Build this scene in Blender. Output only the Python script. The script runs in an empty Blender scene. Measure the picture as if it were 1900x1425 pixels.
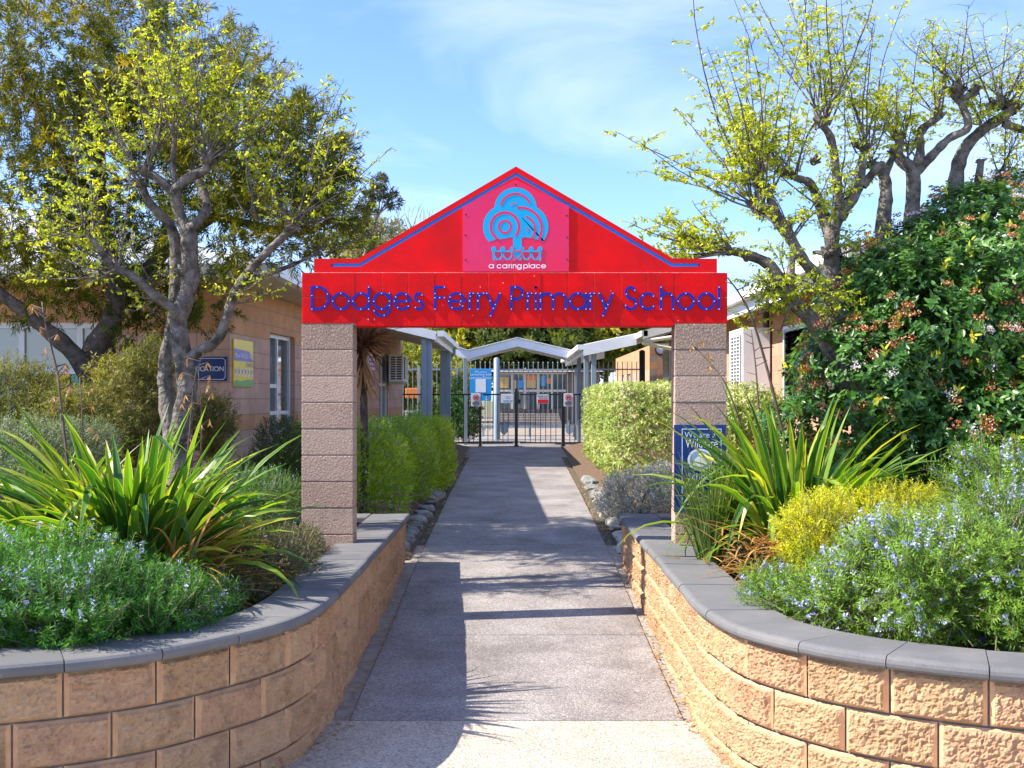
import bpy, bmesh, math, random
import numpy as np
from mathutils import Vector, Matrix, noise
from mathutils.geometry import tessellate_polygon
random.seed(7); rng = np.random.default_rng(7)
scene = bpy.context.scene
C = scene.collection
PI = math.pi; R = math.radians

# ------------------------------------------------------------------ camera, sky, sun, exposure
F = 2050.0; EYE = 2.0; VX, VY = 955.0, 740.0
cam_d = bpy.data.cameras.new("camera"); cam = bpy.data.objects.new("camera", cam_d); C.objects.link(cam)
cam.location = (0, 0, EYE); cam.rotation_euler = (R(90), 0, 0)
cam_d.sensor_width = 36.0; cam_d.lens = 36.0 * F / 1900.0
cam_d.shift_x = (950 - VX) / 1900.0; cam_d.shift_y = (VY - 712.5) / 1900.0
cam_d.clip_start = 0.1; cam_d.clip_end = 3000
scene.camera = cam

SUN_EL, SUN_AZ = 44.0, 7.0          # elevation, and how far the sun stands in front of the arch plane
sd = Vector((-math.cos(R(SUN_EL)) * math.cos(R(SUN_AZ)), -math.cos(R(SUN_EL)) * math.sin(R(SUN_AZ)), math.sin(R(SUN_EL))))
sun_l = bpy.data.lights.new("sun", 'SUN'); sun = bpy.data.objects.new("sun", sun_l); C.objects.link(sun)
sun.rotation_euler = (-sd).to_track_quat('-Z', 'Y').to_euler()
sun_l.energy = 4.0; sun_l.angle = R(0.5); sun_l.color = (1.0, 0.92, 0.79)

world = bpy.data.worlds.new("World"); scene.world = world; world.use_nodes = True
wn = world.node_tree.nodes; wl = world.node_tree.links; wn.clear()
out = wn.new('ShaderNodeOutputWorld'); bg = wn.new('ShaderNodeBackground'); sky = wn.new('ShaderNodeTexSky')
sky.sky_type = 'NISHITA'; sky.sun_disc = False; sky.sun_elevation = R(SUN_EL)
sky.sun_rotation = math.atan2(sd.x, sd.y); sky.altitude = 0; sky.air_density = 1.0; sky.dust_density = 0.25; sky.ozone_density = 2.5
bg.inputs['Strength'].default_value = 0.15
tc = wn.new('ShaderNodeTexCoord'); mp = wn.new('ShaderNodeMapping'); mp.inputs['Scale'].default_value = (1.6, 1.6, 5.2)
mp.inputs['Rotation'].default_value = (0.0, R(16), 0.2); mp.inputs['Location'].default_value = (0.35, 0.0, 0.15)
nz = wn.new('ShaderNodeTexNoise'); nz.inputs['Scale'].default_value = 1.7; nz.inputs['Detail'].default_value = 9; nz.inputs['Roughness'].default_value = 0.52
nz.inputs['Distortion'].default_value = 0.5
cr = wn.new('ShaderNodeValToRGB'); cr.color_ramp.elements[0].position = 0.43; cr.color_ramp.elements[1].position = 0.80
cr.color_ramp.elements[1].color = (0.55, 0.55, 0.55, 1)
mx = wn.new('ShaderNodeMixRGB'); mx.inputs['Color2'].default_value = (3.6, 3.9, 4.3, 1)
wl.new(tc.outputs['Generated'], mp.inputs['Vector']); wl.new(mp.outputs['Vector'], nz.inputs['Vector'])
wl.new(nz.outputs['Fac'], cr.inputs['Fac']); wl.new(cr.outputs['Color'], mx.inputs['Fac'])
tint = wn.new('ShaderNodeMixRGB'); tint.blend_type = 'MULTIPLY'; tint.inputs['Fac'].default_value = 1; tint.inputs['Color2'].default_value = (.50, .575, .80, 1)
wl.new(sky.outputs['Color'], tint.inputs['Color1']); wl.new(tint.outputs['Color'], mx.inputs['Color1']); wl.new(mx.outputs['Color'], bg.inputs['Color']); wl.new(bg.outputs['Background'], out.inputs['Surface'])

scene.view_settings.view_transform = 'Standard'; scene.view_settings.look = 'None'
scene.view_settings.exposure = 1.5; scene.view_settings.gamma = 1.0
scene.cycles.max_bounces = 8; scene.cycles.transparent_max_bounces = 8
scene.cycles.use_denoising = True

# ------------------------------------------------------------------ helpers
def P(px, py, Z):
    return Vector(((px - VX) * Z / F, Z, EYE - (py - VY) * Z / F))
PROF = [(-60, 0.02), (2, .1), (4, .12), (6.24, .19), (8.04, .274), (10.54, .442), (16, .64), (25.9, .89), (32, .93), (500, .95)]
def zg(y):
    for (a, b), (c, d) in zip(PROF, PROF[1:]):
        if y <= c: return b + (d - b) * (y - a) / (c - a)
    return PROF[-1][1]

class M:
    """collects geometry with material slots and a per-vertex random value, then links it as ONE mesh object"""
    def __init__(s): s.V = []; s.F = []; s.m = []; s.r = []; s.n = 0
    def add(s, v, f, mi=0, rnd=0.5):
        v = np.asarray(v, float).reshape(-1, 3); o = s.n
        s.V.append(v); s.n += len(v)
        s.r.append(np.broadcast_to(np.asarray(rnd, float), (len(v),)).copy())
        if isinstance(f, np.ndarray):
            s.F.append(f + o); s.m.append(np.full(len(f), mi))
        else:
            byn = {}
            for q in f: byn.setdefault(len(q), []).append(q)
            for q in byn.values():
                s.F.append(np.array(q) + o); s.m.append(np.full(len(q), mi))
        return s
    def box(s, x0, x1, y0, y1, z0, z1, mi=0, rnd=0.5, mat=None):
        v = [(x0, y0, z0), (x1, y0, z0), (x1, y1, z0), (x0, y1, z0), (x0, y0, z1), (x1, y0, z1), (x1, y1, z1), (x0, y1, z1)]
        if mat is not None: v = [mat @ Vector(q) for q in v]
        return s.add(v, [(0, 3, 2, 1), (4, 5, 6, 7), (0, 1, 5, 4), (1, 2, 6, 5), (2, 3, 7, 6), (3, 0, 4, 7)], mi, rnd)
    def bbox(s, x0, x1, y0, y1, z0, z1, b=.006, mi=0, rnd=0.5, mat=None):
        """box with chamfered edges"""
        bm = bmesh.new(); bmesh.ops.create_cube(bm, size=1)
        for v in bm.verts:
            v.co = Vector((x0 if v.co.x < 0 else x1, y0 if v.co.y < 0 else y1, z0 if v.co.z < 0 else z1))
        bmesh.ops.bevel(bm, geom=bm.edges[:], offset=b, segments=2, profile=.6, affect='EDGES')
        bm.verts.index_update()
        v = [(mat @ q.co if mat is not None else q.co) for q in bm.verts]
        s.add([tuple(q) for q in v], [tuple(q.index for q in f.verts) for f in bm.faces], mi, rnd); bm.free(); return s
    def prism(s, pts, y0, y1, mi=0, rnd=.5, fn=None):
        """outline in x,z extruded from y0 (front) to y1"""
        n = len(pts)
        v = [(p[0], y0, p[1]) for p in pts] + [(p[0], y1, p[1]) for p in pts]
        if fn: v = [fn(Vector(q)) for q in v]
        f = [tuple(range(n)), tuple(range(2 * n - 1, n - 1, -1))] + [(i, (i + 1) % n, n + (i + 1) % n, n + i) for i in range(n)]
        return s.add(v, f, mi, rnd)
    def tube(s, pts, rad, sides=8, mi=0, rnd=.5, cap=True):
        pts = np.array([tuple(p) for p in pts], float); n = len(pts)
        rad = np.broadcast_to(np.asarray(rad, float), (n,))
        t = np.gradient(pts, axis=0); t /= np.linalg.norm(t, axis=1)[:, None] + 1e-9
        ref = np.array([.31, .17, .93]) if abs(t[0][2]) < .85 else np.array([.93, .3, .1])
        ang = np.arange(sides) * 2 * PI / sides; V = []
        for i in range(n):
            u = np.cross(t[i], ref); u /= np.linalg.norm(u) + 1e-9; w = np.cross(t[i], u); ref = np.cross(u, t[i])
            V.append(pts[i] + rad[i] * (np.cos(ang)[:, None] * u + np.sin(ang)[:, None] * w))
        V = np.concatenate(V); f = []
        k = np.arange(sides); k2 = (k + 1) % sides
        for i in range(n - 1):
            f.append(np.stack([i * sides + k, i * sides + k2, (i + 1) * sides + k2, (i + 1) * sides + k], 1))
        s.add(V, np.concatenate(f), mi, rnd)
        if cap and sides > 3:
            o = s.n - n * sides
            s.F.append(np.array([[o + (n - 1) * sides + j for j in range(sides)]])); s.m.append(np.array([mi]))
        return s
    def leaves(s, Pt, D, N, L, W, mi=0, rnd=.5, kind='d', droop=0.0):
        """many leaves: base Pt, direction D, normal N, length L, width W. 'd' diamond quad, 'f' folded 2-quad leaf"""
        Pt = np.asarray(Pt, float); n = len(Pt)
        if n == 0: return s
        D = np.asarray(D, float); D = D / (np.linalg.norm(D, axis=1)[:, None] + 1e-9)
        S = np.cross(D, N); S /= np.linalg.norm(S, axis=1)[:, None] + 1e-9
        Nn = np.cross(S, D)
        L = np.broadcast_to(L, (n,))[:, None]; W = np.broadcast_to(W, (n,))[:, None]
        rnd = np.broadcast_to(rnd, (n,))
        if kind == 'd':
            a = Pt; b = Pt + D * L * .45 + S * W * .5; c = Pt + D * L - Nn * L * droop; d = Pt + D * L * .45 - S * W * .5
            V = np.stack([a, b, c, d], 1).reshape(-1, 3)
            f = np.arange(4 * n).reshape(n, 4); s.add(V, f, mi, np.repeat(rnd, 4))
        else:
            a = Pt; m1 = Pt + D * L * .5 - Nn * W * .12; c = Pt + D * L - Nn * L * (.12 + droop)
            b1 = Pt + D * L * .3 + S * W * .48; b2 = Pt + D * L * .72 + S * W * .36 - Nn * L * .05
            d1 = Pt + D * L * .3 - S * W * .48; d2 = Pt + D * L * .72 - S * W * .36 - Nn * L * .05
            V = np.stack([a, b1, b2, c, d2, d1, m1], 1).reshape(-1, 3); o = (np.arange(n) * 7)[:, None]
            f1 = np.concatenate([o + np.array([0, 1, 2, 6]), o + np.array([0, 6, 4, 5])])
            f2 = np.concatenate([o + np.array([6, 2, 3]), o + np.array([6, 3, 4])])
            off = s.n; s.add(V, f1, mi, np.repeat(rnd, 7)); s.F.append(f2 + off); s.m.append(np.full(len(f2), mi))
        return s
    def build(s, name, mats, parent=None, smooth=False, loc=None):
        me = bpy.data.meshes.new(name)
        V = np.concatenate(s.V); Rr = np.concatenate(s.r)
        if loc is not None: V = V - np.array(loc)
        cnt = np.concatenate([np.full(len(f), f.shape[1]) for f in s.F]); flat = np.concatenate([f.ravel() for f in s.F]); mi = np.concatenate(s.m)
        me.vertices.add(len(V)); me.vertices.foreach_set('co', V.ravel().astype(np.float32))
        me.loops.add(len(flat)); me.loops.foreach_set('vertex_index', flat.astype(np.int32))
        me.polygons.add(len(cnt)); me.polygons.foreach_set('loop_start', (np.cumsum(cnt) - cnt).astype(np.int32))
        me.polygons.foreach_set('loop_total', cnt.astype(np.int32))
        me.polygons.foreach_set('material_index', mi.astype(np.int32))
        me.polygons.foreach_set('use_smooth', np.full(len(cnt), bool(smooth)))
        me.update(calc_edges=True)
        at = me.attributes.new('rnd', 'FLOAT', 'POINT'); at.data.foreach_set('value', Rr.astype(np.float32))
        for m in (mats if isinstance(mats, (list, tuple)) else [mats]): me.materials.append(m)
        o = bpy.data.objects.new(name, me); C.objects.link(o)
        if parent is not None: o.parent = parent
        if loc is not None: o.location = loc
        return o

def build_split(m, name, mats, parent=None, smooth=False):
    """one object per added piece"""
    off = np.cumsum([0] + [len(v) for v in m.V]); parts = [M() for _ in m.V]
    for i, p in enumerate(parts): p.V = [m.V[i]]; p.r = [m.r[i]]; p.n = len(m.V[i])
    for f, mi in zip(m.F, m.m):
        i = int(np.searchsorted(off, f.ravel()[0], side='right') - 1); parts[i].F.append(f - off[i]); parts[i].m.append(mi)
    return [p.build(name, mats, parent, smooth) for p in parts]
def tag(o, label=None, cat=None, group=None, kind=None):
    if label: o['label'] = label
    if cat: o['category'] = cat
    if group: o['group'] = group
    if kind: o['kind'] = kind
    return o
def thing(name, label, cat, group=None, loc=(0, 0, 0), rz=0):
    o = bpy.data.objects.new(name, None); C.objects.link(o); o.location = loc; o.rotation_euler = (0, 0, rz); o.empty_display_size = .1
    return tag(o, label, cat, group)
def copy_tree(o, parent=None):
    kids = list(o.children); c = o.copy(); C.objects.link(c); c.parent = parent
    for k in kids: copy_tree(k, c)
    return c
def smooth_line(pts, k=6):
    pts = [Vector(p) for p in pts]; q = [2 * pts[0] - pts[1]] + pts + [2 * pts[-1] - pts[-2]]; out = []
    for i in range(1, len(q) - 2):
        for j in range(k):
            t = j / k; a, b, c, d = q[i - 1], q[i], q[i + 1], q[i + 2]
            out.append(.5 * ((2 * b) + (c - a) * t + (2 * a - 5 * b + 4 * c - d) * t * t + (3 * b - 3 * c + d - a) * t ** 3))
    out.append(pts[-1]); return out
def rdir(n):
    v = rng.normal(size=(n, 3)); return v / np.linalg.norm(v, axis=1)[:, None]

# ------------------------------------------------------------------ materials
def newmat(name):
    m = bpy.data.materials.new(name); m.use_nodes = True; nt = m.node_tree; return m, nt, nt.nodes['Principled BSDF']
def rgba(c): return (c[0], c[1], c[2], 1)
def mat(name, c, c2=None, scale=8, rough=.6, bump=0, bscale=60, metal=0, spec=.5, lo=.35, hi=.65, obj=True, spots=None, bdist=.01, detail=6):
    m, nt, b = newmat(name); N = nt.nodes; Lk = nt.links
    b.inputs['Roughness'].default_value = rough; b.inputs['Metallic'].default_value = metal; b.inputs['Specular IOR Level'].default_value = spec
    b.inputs['Base Color'].default_value = rgba(c)
    t = N.new('ShaderNodeTexCoord'); src = t.outputs['Object']
    colout = None
    if c2 is not None:
        n = N.new('ShaderNodeTexNoise'); n.inputs['Scale'].default_value = scale; n.inputs['Detail'].default_value = detail; n.inputs['Roughness'].default_value = .6
        r = N.new('ShaderNodeValToRGB'); r.color_ramp.elements[0].position = lo; r.color_ramp.elements[1].position = hi
        r.color_ramp.elements[0].color = rgba(c); r.color_ramp.elements[1].color = rgba(c2)
        Lk.new(src, n.inputs['Vector']); Lk.new(n.outputs['Fac'], r.inputs['Fac']); colout = r.outputs['Color']
    if spots is not None:      # (colour, scale, threshold)
        n = N.new('ShaderNodeTexNoise'); n.inputs['Scale'].default_value = spots[1]; n.inputs['Detail'].default_value = 3
        r = N.new('ShaderNodeValToRGB'); r.color_ramp.elements[0].position = spots[2]; r.color_ramp.elements[1].position = spots[2] + .02
        x = N.new('ShaderNodeMixRGB'); x.inputs['Color1'].default_value = rgba(c); x.inputs['Color2'].default_value = rgba(spots[0])
        if colout: Lk.new(colout, x.inputs['Color1'])
        Lk.new(src, n.inputs['Vector']); Lk.new(n.outputs['Fac'], r.inputs['Fac']); Lk.new(r.outputs['Color'], x.inputs['Fac']); colout = x.outputs['Color']
    if colout: Lk.new(colout, b.inputs['Base Color'])
    if bump:
        n = N.new('ShaderNodeTexNoise'); n.inputs['Scale'].default_value = bscale; n.inputs['Detail'].default_value = 4
        bp = N.new('ShaderNodeBump'); bp.inputs['Strength'].default_value = bump; bp.inputs['Distance'].default_value = bdist
        Lk.new(src, n.inputs['Vector']); Lk.new(n.outputs['Fac'], bp.inputs['Height']); Lk.new(bp.outputs['Normal'], b.inputs['Normal'])
    return m
def ramp_mat(name, cols, rough=.6, bump=.0, bscale=40, mottle=None, bdist=.01, spec=.4, lichen=None):
    """colour picked by the per-piece random value 'rnd' along a ramp, with mottling inside a piece"""
    m, nt, b = newmat(name); N = nt.nodes; Lk = nt.links
    a = N.new('ShaderNodeAttribute'); a.attribute_name = 'rnd'
    r = N.new('ShaderNodeValToRGB'); e = r.color_ramp.elements
    while len(e) < len(cols): e.new(.5)
    for i, c in enumerate(cols): e[i].position = i / (len(cols) - 1); e[i].color = rgba(c)
    Lk.new(a.outputs['Fac'], r.inputs['Fac']); col = r.outputs['Color']
    t = N.new('ShaderNodeTexCoord')
    if mottle:                 # (colour, scale, amount)
        for (mc, sc, am, lo, hi) in mottle:
            n = N.new('ShaderNodeTexNoise'); n.inputs['Scale'].default_value = sc; n.inputs['Detail'].default_value = 7; n.inputs['Roughness'].default_value = .65
            q = N.new('ShaderNodeValToRGB'); q.color_ramp.elements[0].position = lo; q.color_ramp.elements[1].position = hi
            q.color_ramp.elements[1].color = (am, am, am, 1)
            x = N.new('ShaderNodeMixRGB'); x.inputs['Color2'].default_value = rgba(mc)
            Lk.new(t.outputs['Object'], n.inputs['Vector']); Lk.new(n.outputs['Fac'], q.inputs['Fac']); Lk.new(q.outputs['Color'], x.inputs['Fac'])
            Lk.new(col, x.inputs['Color1']); col = x.outputs['Color']
    Lk.new(col, b.inputs['Base Color']); b.inputs['Roughness'].default_value = rough; b.inputs['Specular IOR Level'].default_value = spec
    if bump:
        n = N.new('ShaderNodeTexNoise'); n.inputs['Scale'].default_value = bscale; n.inputs['Detail'].default_value = 5; n.inputs['Roughness'].default_value = .6
        bp = N.new('ShaderNodeBump'); bp.inputs['Strength'].default_value = bump; bp.inputs['Distance'].default_value = bdist
        Lk.new(t.outputs['Object'], n.inputs['Vector']); Lk.new(n.outputs['Fac'], bp.inputs['Height']); Lk.new(bp.outputs['Normal'], b.inputs['Normal'])
    return m
def leaf_mat(name, cols, trans=.4, rough=.5, spec=.2, tcol=None):
    m, nt, b = newmat(name); N = nt.nodes; Lk = nt.links
    a = N.new('ShaderNodeAttribute'); a.attribute_name = 'rnd'
    r = N.new('ShaderNodeValToRGB'); e = r.color_ramp.elements
    while len(e) < len(cols): e.new(.5)
    for i, c in enumerate(cols): e[i].position = i / (len(cols) - 1); e[i].color = rgba(c)
    Lk.new(a.outputs['Fac'], r.inputs['Fac']); Lk.new(r.outputs['Color'], b.inputs['Base Color'])
    b.inputs['Roughness'].default_value = rough; b.inputs['Specular IOR Level'].default_value = spec
    tr = N.new('ShaderNodeBsdfTranslucent'); g = N.new('ShaderNodeMixRGB'); g.blend_type = 'MULTIPLY'; g.inputs['Fac'].default_value = 1
    g.inputs['Color2'].default_value = rgba(tcol or (1.9, 1.75, .55)); Lk.new(r.outputs['Color'], g.inputs['Color1']); Lk.new(g.outputs['Color'], tr.inputs['Color'])
    mixs = N.new('ShaderNodeMixShader'); mixs.inputs['Fac'].default_value = trans; o = N['Material Output']
    Lk.new(b.outputs['BSDF'], mixs.inputs[1]); Lk.new(tr.outputs['BSDF'], mixs.inputs[2]); Lk.new(mixs.outputs['Shader'], o.inputs['Surface'])
    return m
def glass_mat(name, c, rough=.06):
    m, nt, b = newmat(name); b.inputs['Base Color'].default_value = rgba(c); b.inputs['Roughness'].default_value = rough
    b.inputs['Specular IOR Level'].default_value = .9; b.inputs['Coat Weight'].default_value = .6; b.inputs['Coat Roughness'].default_value = .03; return m

def brick_mat(name, pink, dark, band, zbands, w=.4, h=.2, mortar=(.36, .26, .2)):
    m, nt, b = newmat(name); N = nt.nodes; Lk = nt.links
    t = N.new('ShaderNodeTexCoord'); sp = N.new('ShaderNodeSeparateXYZ'); cb = N.new('ShaderNodeCombineXYZ')
    Lk.new(t.outputs['Object'], sp.inputs[0]); Lk.new(sp.outputs['X'], cb.inputs['X']); Lk.new(sp.outputs['Z'], cb.inputs['Y'])
    def br(c1, c2):
        k = N.new('ShaderNodeTexBrick'); k.offset = .5; k.inputs['Scale'].default_value = 1; k.inputs['Brick Width'].default_value = w; k.inputs['Row Height'].default_value = h
        k.inputs['Mortar Size'].default_value = .006; k.inputs['Mortar Smooth'].default_value = .3; k.inputs['Bias'].default_value = 0
        k.inputs['Color1'].default_value = rgba(c1); k.inputs['Color2'].default_value = rgba(c2); k.inputs['Mortar'].default_value = rgba(mortar)
        Lk.new(cb.outputs[0], k.inputs['Vector']); return k
    k1 = br(pink, dark); k2 = br(band, tuple(q * .86 for q in band))
    # the orange courses
    cond = None
    for (z0, z1) in zbands:
        g = N.new('ShaderNodeMath'); g.operation = 'GREATER_THAN'; g.inputs[1].default_value = z0; Lk.new(sp.outputs['Z'], g.inputs[0])
        l = N.new('ShaderNodeMath'); l.operation = 'LESS_THAN'; l.inputs[1].default_value = z1; Lk.new(sp.outputs['Z'], l.inputs[0])
        a = N.new('ShaderNodeMath'); a.operation = 'MULTIPLY'; Lk.new(g.outputs[0], a.inputs[0]); Lk.new(l.outputs[0], a.inputs[1])
        if cond is None: cond = a
        else:
            s = N.new('ShaderNodeMath'); s.operation = 'MAXIMUM'; Lk.new(cond.outputs[0], s.inputs[0]); Lk.new(a.outputs[0], s.inputs[1]); cond = s
    x = N.new('ShaderNodeMixRGB'); Lk.new(cond.outputs[0], x.inputs['Fac']); Lk.new(k1.outputs['Color'], x.inputs['Color1']); Lk.new(k2.outputs['Color'], x.inputs['Color2'])
    n = N.new('ShaderNodeTexNoise'); n.inputs['Scale'].default_value = 3; n.inputs['Detail'].default_value = 8
    q = N.new('ShaderNodeValToRGB'); q.color_ramp.elements[0].position = .3; q.color_ramp.elements[1].position = .75
    q.color_ramp.elements[0].color = (.8, .8, .8, 1); q.color_ramp.elements[1].color = (1.12, 1.1, 1.08, 1)
    y = N.new('ShaderNodeMixRGB'); y.blend_type = 'MULTIPLY'; y.inputs['Fac'].default_value = 1
    Lk.new(t.outputs['Object'], n.inputs['Vector']); Lk.new(n.outputs['Fac'], q.inputs['Fac']); Lk.new(q.outputs['Color'], y.inputs['Color2']); Lk.new(x.outputs['Color'], y.inputs['Color1'])
    Lk.new(y.outputs['Color'], b.inputs['Base Color']); b.inputs['Roughness'].default_value = .85; b.inputs['Specular IOR Level'].default_value = .2
    n2 = N.new('ShaderNodeTexNoise'); n2.inputs['Scale'].default_value = 90; n2.inputs['Detail'].default_value = 3
    ad = N.new('ShaderNodeMath'); ad.operation = 'MULTIPLY_ADD'; ad.inputs[1].default_value = -1.2; Lk.new(k1.outputs['Fac'], ad.inputs[0]); Lk.new(n2.outputs['Fac'], ad.inputs[2]); Lk.new(t.outputs['Object'], n2.inputs['Vector'])
    bp = N.new('ShaderNodeBump'); bp.inputs['Strength'].default_value = .6; bp.inputs['Distance'].default_value = .006; Lk.new(ad.outputs[0], bp.inputs['Height']); Lk.new(bp.outputs['Normal'], b.inputs['Normal'])
    return m

def aggregate_mat(name, base, dark, light, stain, joint_dirt=.5):
    m, nt, b = newmat(name); N = nt.nodes; Lk = nt.links
    t = N.new('ShaderNodeTexCoord'); o = t.outputs['Object']
    v = N.new('ShaderNodeTexVoronoi'); v.inputs['Scale'].default_value = 120; Lk.new(o, v.inputs['Vector'])
    sh = N.new('ShaderNodeSeparateColor'); Lk.new(v.outputs['Color'], sh.inputs[0])
    r = N.new('ShaderNodeValToRGB'); r.color_ramp.interpolation = 'LINEAR'; e = r.color_ramp.elements
    e[0].position = 0; e[0].color = rgba(dark); e[1].position = 1; e[1].color = rgba(light)
    k = e.new(.35); k.color = rgba(base); k = e.new(.82); k.color = rgba(tuple(q * 1.12 for q in base))
    Lk.new(sh.outputs[0], r.inputs['Fac'])
    n = N.new('ShaderNodeTexNoise'); n.inputs['Scale'].default_value = 1.9; n.inputs['Detail'].default_value = 10; n.inputs['Roughness'].default_value = .62; Lk.new(o, n.inputs['Vector'])
    q = N.new('ShaderNodeValToRGB'); q.color_ramp.elements[0].position = .32; q.color_ramp.elements[1].position = .7; q.color_ramp.elements[0].color = rgba(stain); q.color_ramp.elements[1].color = (1.08, 1.08, 1.08, 1)
    Lk.new(n.outputs['Fac'], q.inputs['Fac'])
    x = N.new('ShaderNodeMixRGB'); x.blend_type = 'MULTIPLY'; x.inputs['Fac'].default_value = 1; Lk.new(r.outputs['Color'], x.inputs['Color1']); Lk.new(q.outputs['Color'], x.inputs['Color2'])
    Lk.new(x.outputs['Color'], b.inputs['Base Color']); b.inputs['Roughness'].default_value = .85; b.inputs['Specular IOR Level'].default_value = .3
    bp = N.new('ShaderNodeBump'); bp.inputs['Strength'].default_value = .55; bp.inputs['Distance'].default_value = .004; Lk.new(v.outputs['Distance'], bp.inputs['Height']); bp.invert = True; Lk.new(bp.outputs['Normal'], b.inputs['Normal'])
    return m

RED = mat('red_paint', (.80, .004, .006), (.56, .006, .008), 5, rough=.5, bump=.5, bscale=130, spots=((.75, .55, .5), 26, .74), bdist=.004, spec=.12)
REDS = mat('red_render', (.82, .004, .006), (.60, .006, .008), 3.5, rough=.5, bump=.25, bscale=60, bdist=.003, spec=.15)
CHIP = mat('chipped_edge', (.7, .25, .18), (.75, .6, .5), 30, rough=.8)
BLUE = mat('groove_blue', (.01, .22, .68), (.008, .18, .58), 6, rough=.4)
LETB = mat('letter_blue', (.004, .028, .34), rough=.5, spec=.15)
DOT = mat('screw_white', (.75, .78, .8), rough=.4)
SCREW = mat('dark_screw', (.03, .03, .03), rough=.4, metal=.8)
MAGENTA = mat('magenta_vinyl', (.8, .003, .055), (.74, .012, .10), 1.6, rough=.12, spec=.45, bump=.25, bscale=3.2, bdist=.02, detail=2)
CYAN = mat('cyan_vinyl', (.008, .36, .66), rough=.25, spec=.3)
WLET = mat('white_vinyl', (.85, .82, .88), rough=.3)
PILLAR = ramp_mat('pillar_block', [(.34, .23, .17), (.52, .36, .27), (.46, .30, .22)], rough=.9, bump=1.0, bscale=60, bdist=.022, spec=.12,
                  mottle=[((.17, .13, .11), 4.0, .55, .52, .74), ((.66, .54, .44), 85, .75, .52, .62), ((.17, .11, .085), 70, .7, .60, .70)])
MORTAR = mat('mortar', (.3, .23, .18), (.2, .16, .13), 30, rough=.95)
SPLIT = ramp_mat('split_block', [(.46, .28, .15), (.58, .375, .215), (.52, .30, .175)], rough=.92, bump=1.0, bscale=150, bdist=.012, spec=.12,
                 mottle=[((.64, .43, .25), 16, .6, .48, .68), ((.22, .13, .075), 7, .7, .52, .72), ((.7, .6, .48), 60, .5, .62, .7)])
SPLITM = mat('smooth_margin', (.64, .39, .21), (.52, .30, .16), 12, rough=.85, bump=.2)
COPING = ramp_mat('coping_stone', [(.105, .105, .11), (.15, .15, .15), (.125, .125, .13)], rough=.85, bump=.25, bscale=160, bdist=.003, spec=.25,
                  mottle=[((.22, .21, .20), 3.5, .5, .48, .7), ((.05, .05, .05), 60, .6, .6, .7), ((.3, .29, .28), 110, .5, .6, .7)])
PATHM = aggregate_mat('path_concrete', (.29, .265, .25), (.17, .155, .15), (.50, .46, .43), (.56, .54, .53))
APRON = aggregate_mat('apron_concrete', (.46, .40, .33), (.24, .21, .18), (.66, .59, .5), (.74, .72, .7))
STRIP = mat('edge_strip', (.36, .33, .29), (.24, .21, .18), 14, rough=.9, bump=.3)
JOINT = mat('joint_dirt', (.05, .045, .035), (.12, .10, .06), 20, rough=1)
SOIL = mat('soil', (.06, .035, .022), (.13, .08, .055), 18, rough=1, bump=.8, bscale=45, bdist=.03)
MULCH = mat('mulch', (.09, .052, .03), (.2, .125, .08), 50, rough=1, bump=1, bscale=90, bdist=.02)
GRASSG = mat('far_ground', (.10, .12, .04), (.2, .17, .09), 1.2, rough=1)
WALLL = brick_mat('left_blockwork', (.60, .40, .31), (.53, .34, .26), (.62, .34, .18), [(-.4, -.2), (.8, 3)])
WALLR = brick_mat('right_blockwork', (.52, .32, .22), (.46, .27, .18), (.55, .28, .14), [(-2, -.9), (.8, 3)])
WHITE = mat('white_paint', (.82, .83, .82), (.74, .75, .75), 3, rough=.45)
CREAM = mat('cream_metal', (.6, .57, .48), (.54, .51, .43), 3, rough=.5)
ROOFM = mat('roof_metal', (.62, .64, .66), (.5, .52, .55), 1.4, rough=.4, spec=.5)
UNDER = mat('roof_underside', (.55, .52, .46), rough=.6)
POSTB = mat('blue_grey_post', (.27, .34, .40), (.23, .30, .36), 5, rough=.45)
BLACKM = mat('black_powdercoat', (.012, .012, .013), rough=.4)
GREYF = mat('grey_fence', (.30, .32, .34), rough=.5)
ALU = mat('window_frame_white', (.68, .72, .75), rough=.35)
GLASS = glass_mat('glass_dark', (.05, .07, .08)); GLASSB = glass_mat('glass_blind', (.30, .33, .32))
BARK = mat('elm_bark', (.06, .052, .042), (.25, .22, .19), 11, rough=.92, bump=1.0, bscale=28, bdist=.03, spec=.15)
BARKD = mat('dark_bark', (.07, .052, .043), (.15, .12, .10), 14, rough=.95, bump=.9, bscale=30, bdist=.02, spec=.1)
TWIG = mat('twig', (.16, .12, .09), (.28, .22, .16), 20, rough=.9)
DRY = leaf_mat('dry_leaf', [(.34, .17, .05), (.5, .28, .10), (.62, .42, .2)], .3, tcol=(1.2, 1, .6))

# ------------------------------------------------------------------ ground, path
m = M(); ys = [-60, 2, 4, 6.24, 8.04, 10.54, 13, 16, 20, 25.9, 32, 60, 500]; xs = [-400, -60, -8, 8, 60, 400]
V = [(x, y, zg(y) - .05) for y in ys for x in xs]; nx = len(xs)
m.add(V, [(j * nx + i, j * nx + i + 1, (j + 1) * nx + i + 1, (j + 1) * nx + i) for j in range(len(ys) - 1) for i in range(nx - 1)])
tag(m.build('ground', GRASSG), 'bare ground and lawn around the school', kind='structure')

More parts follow.
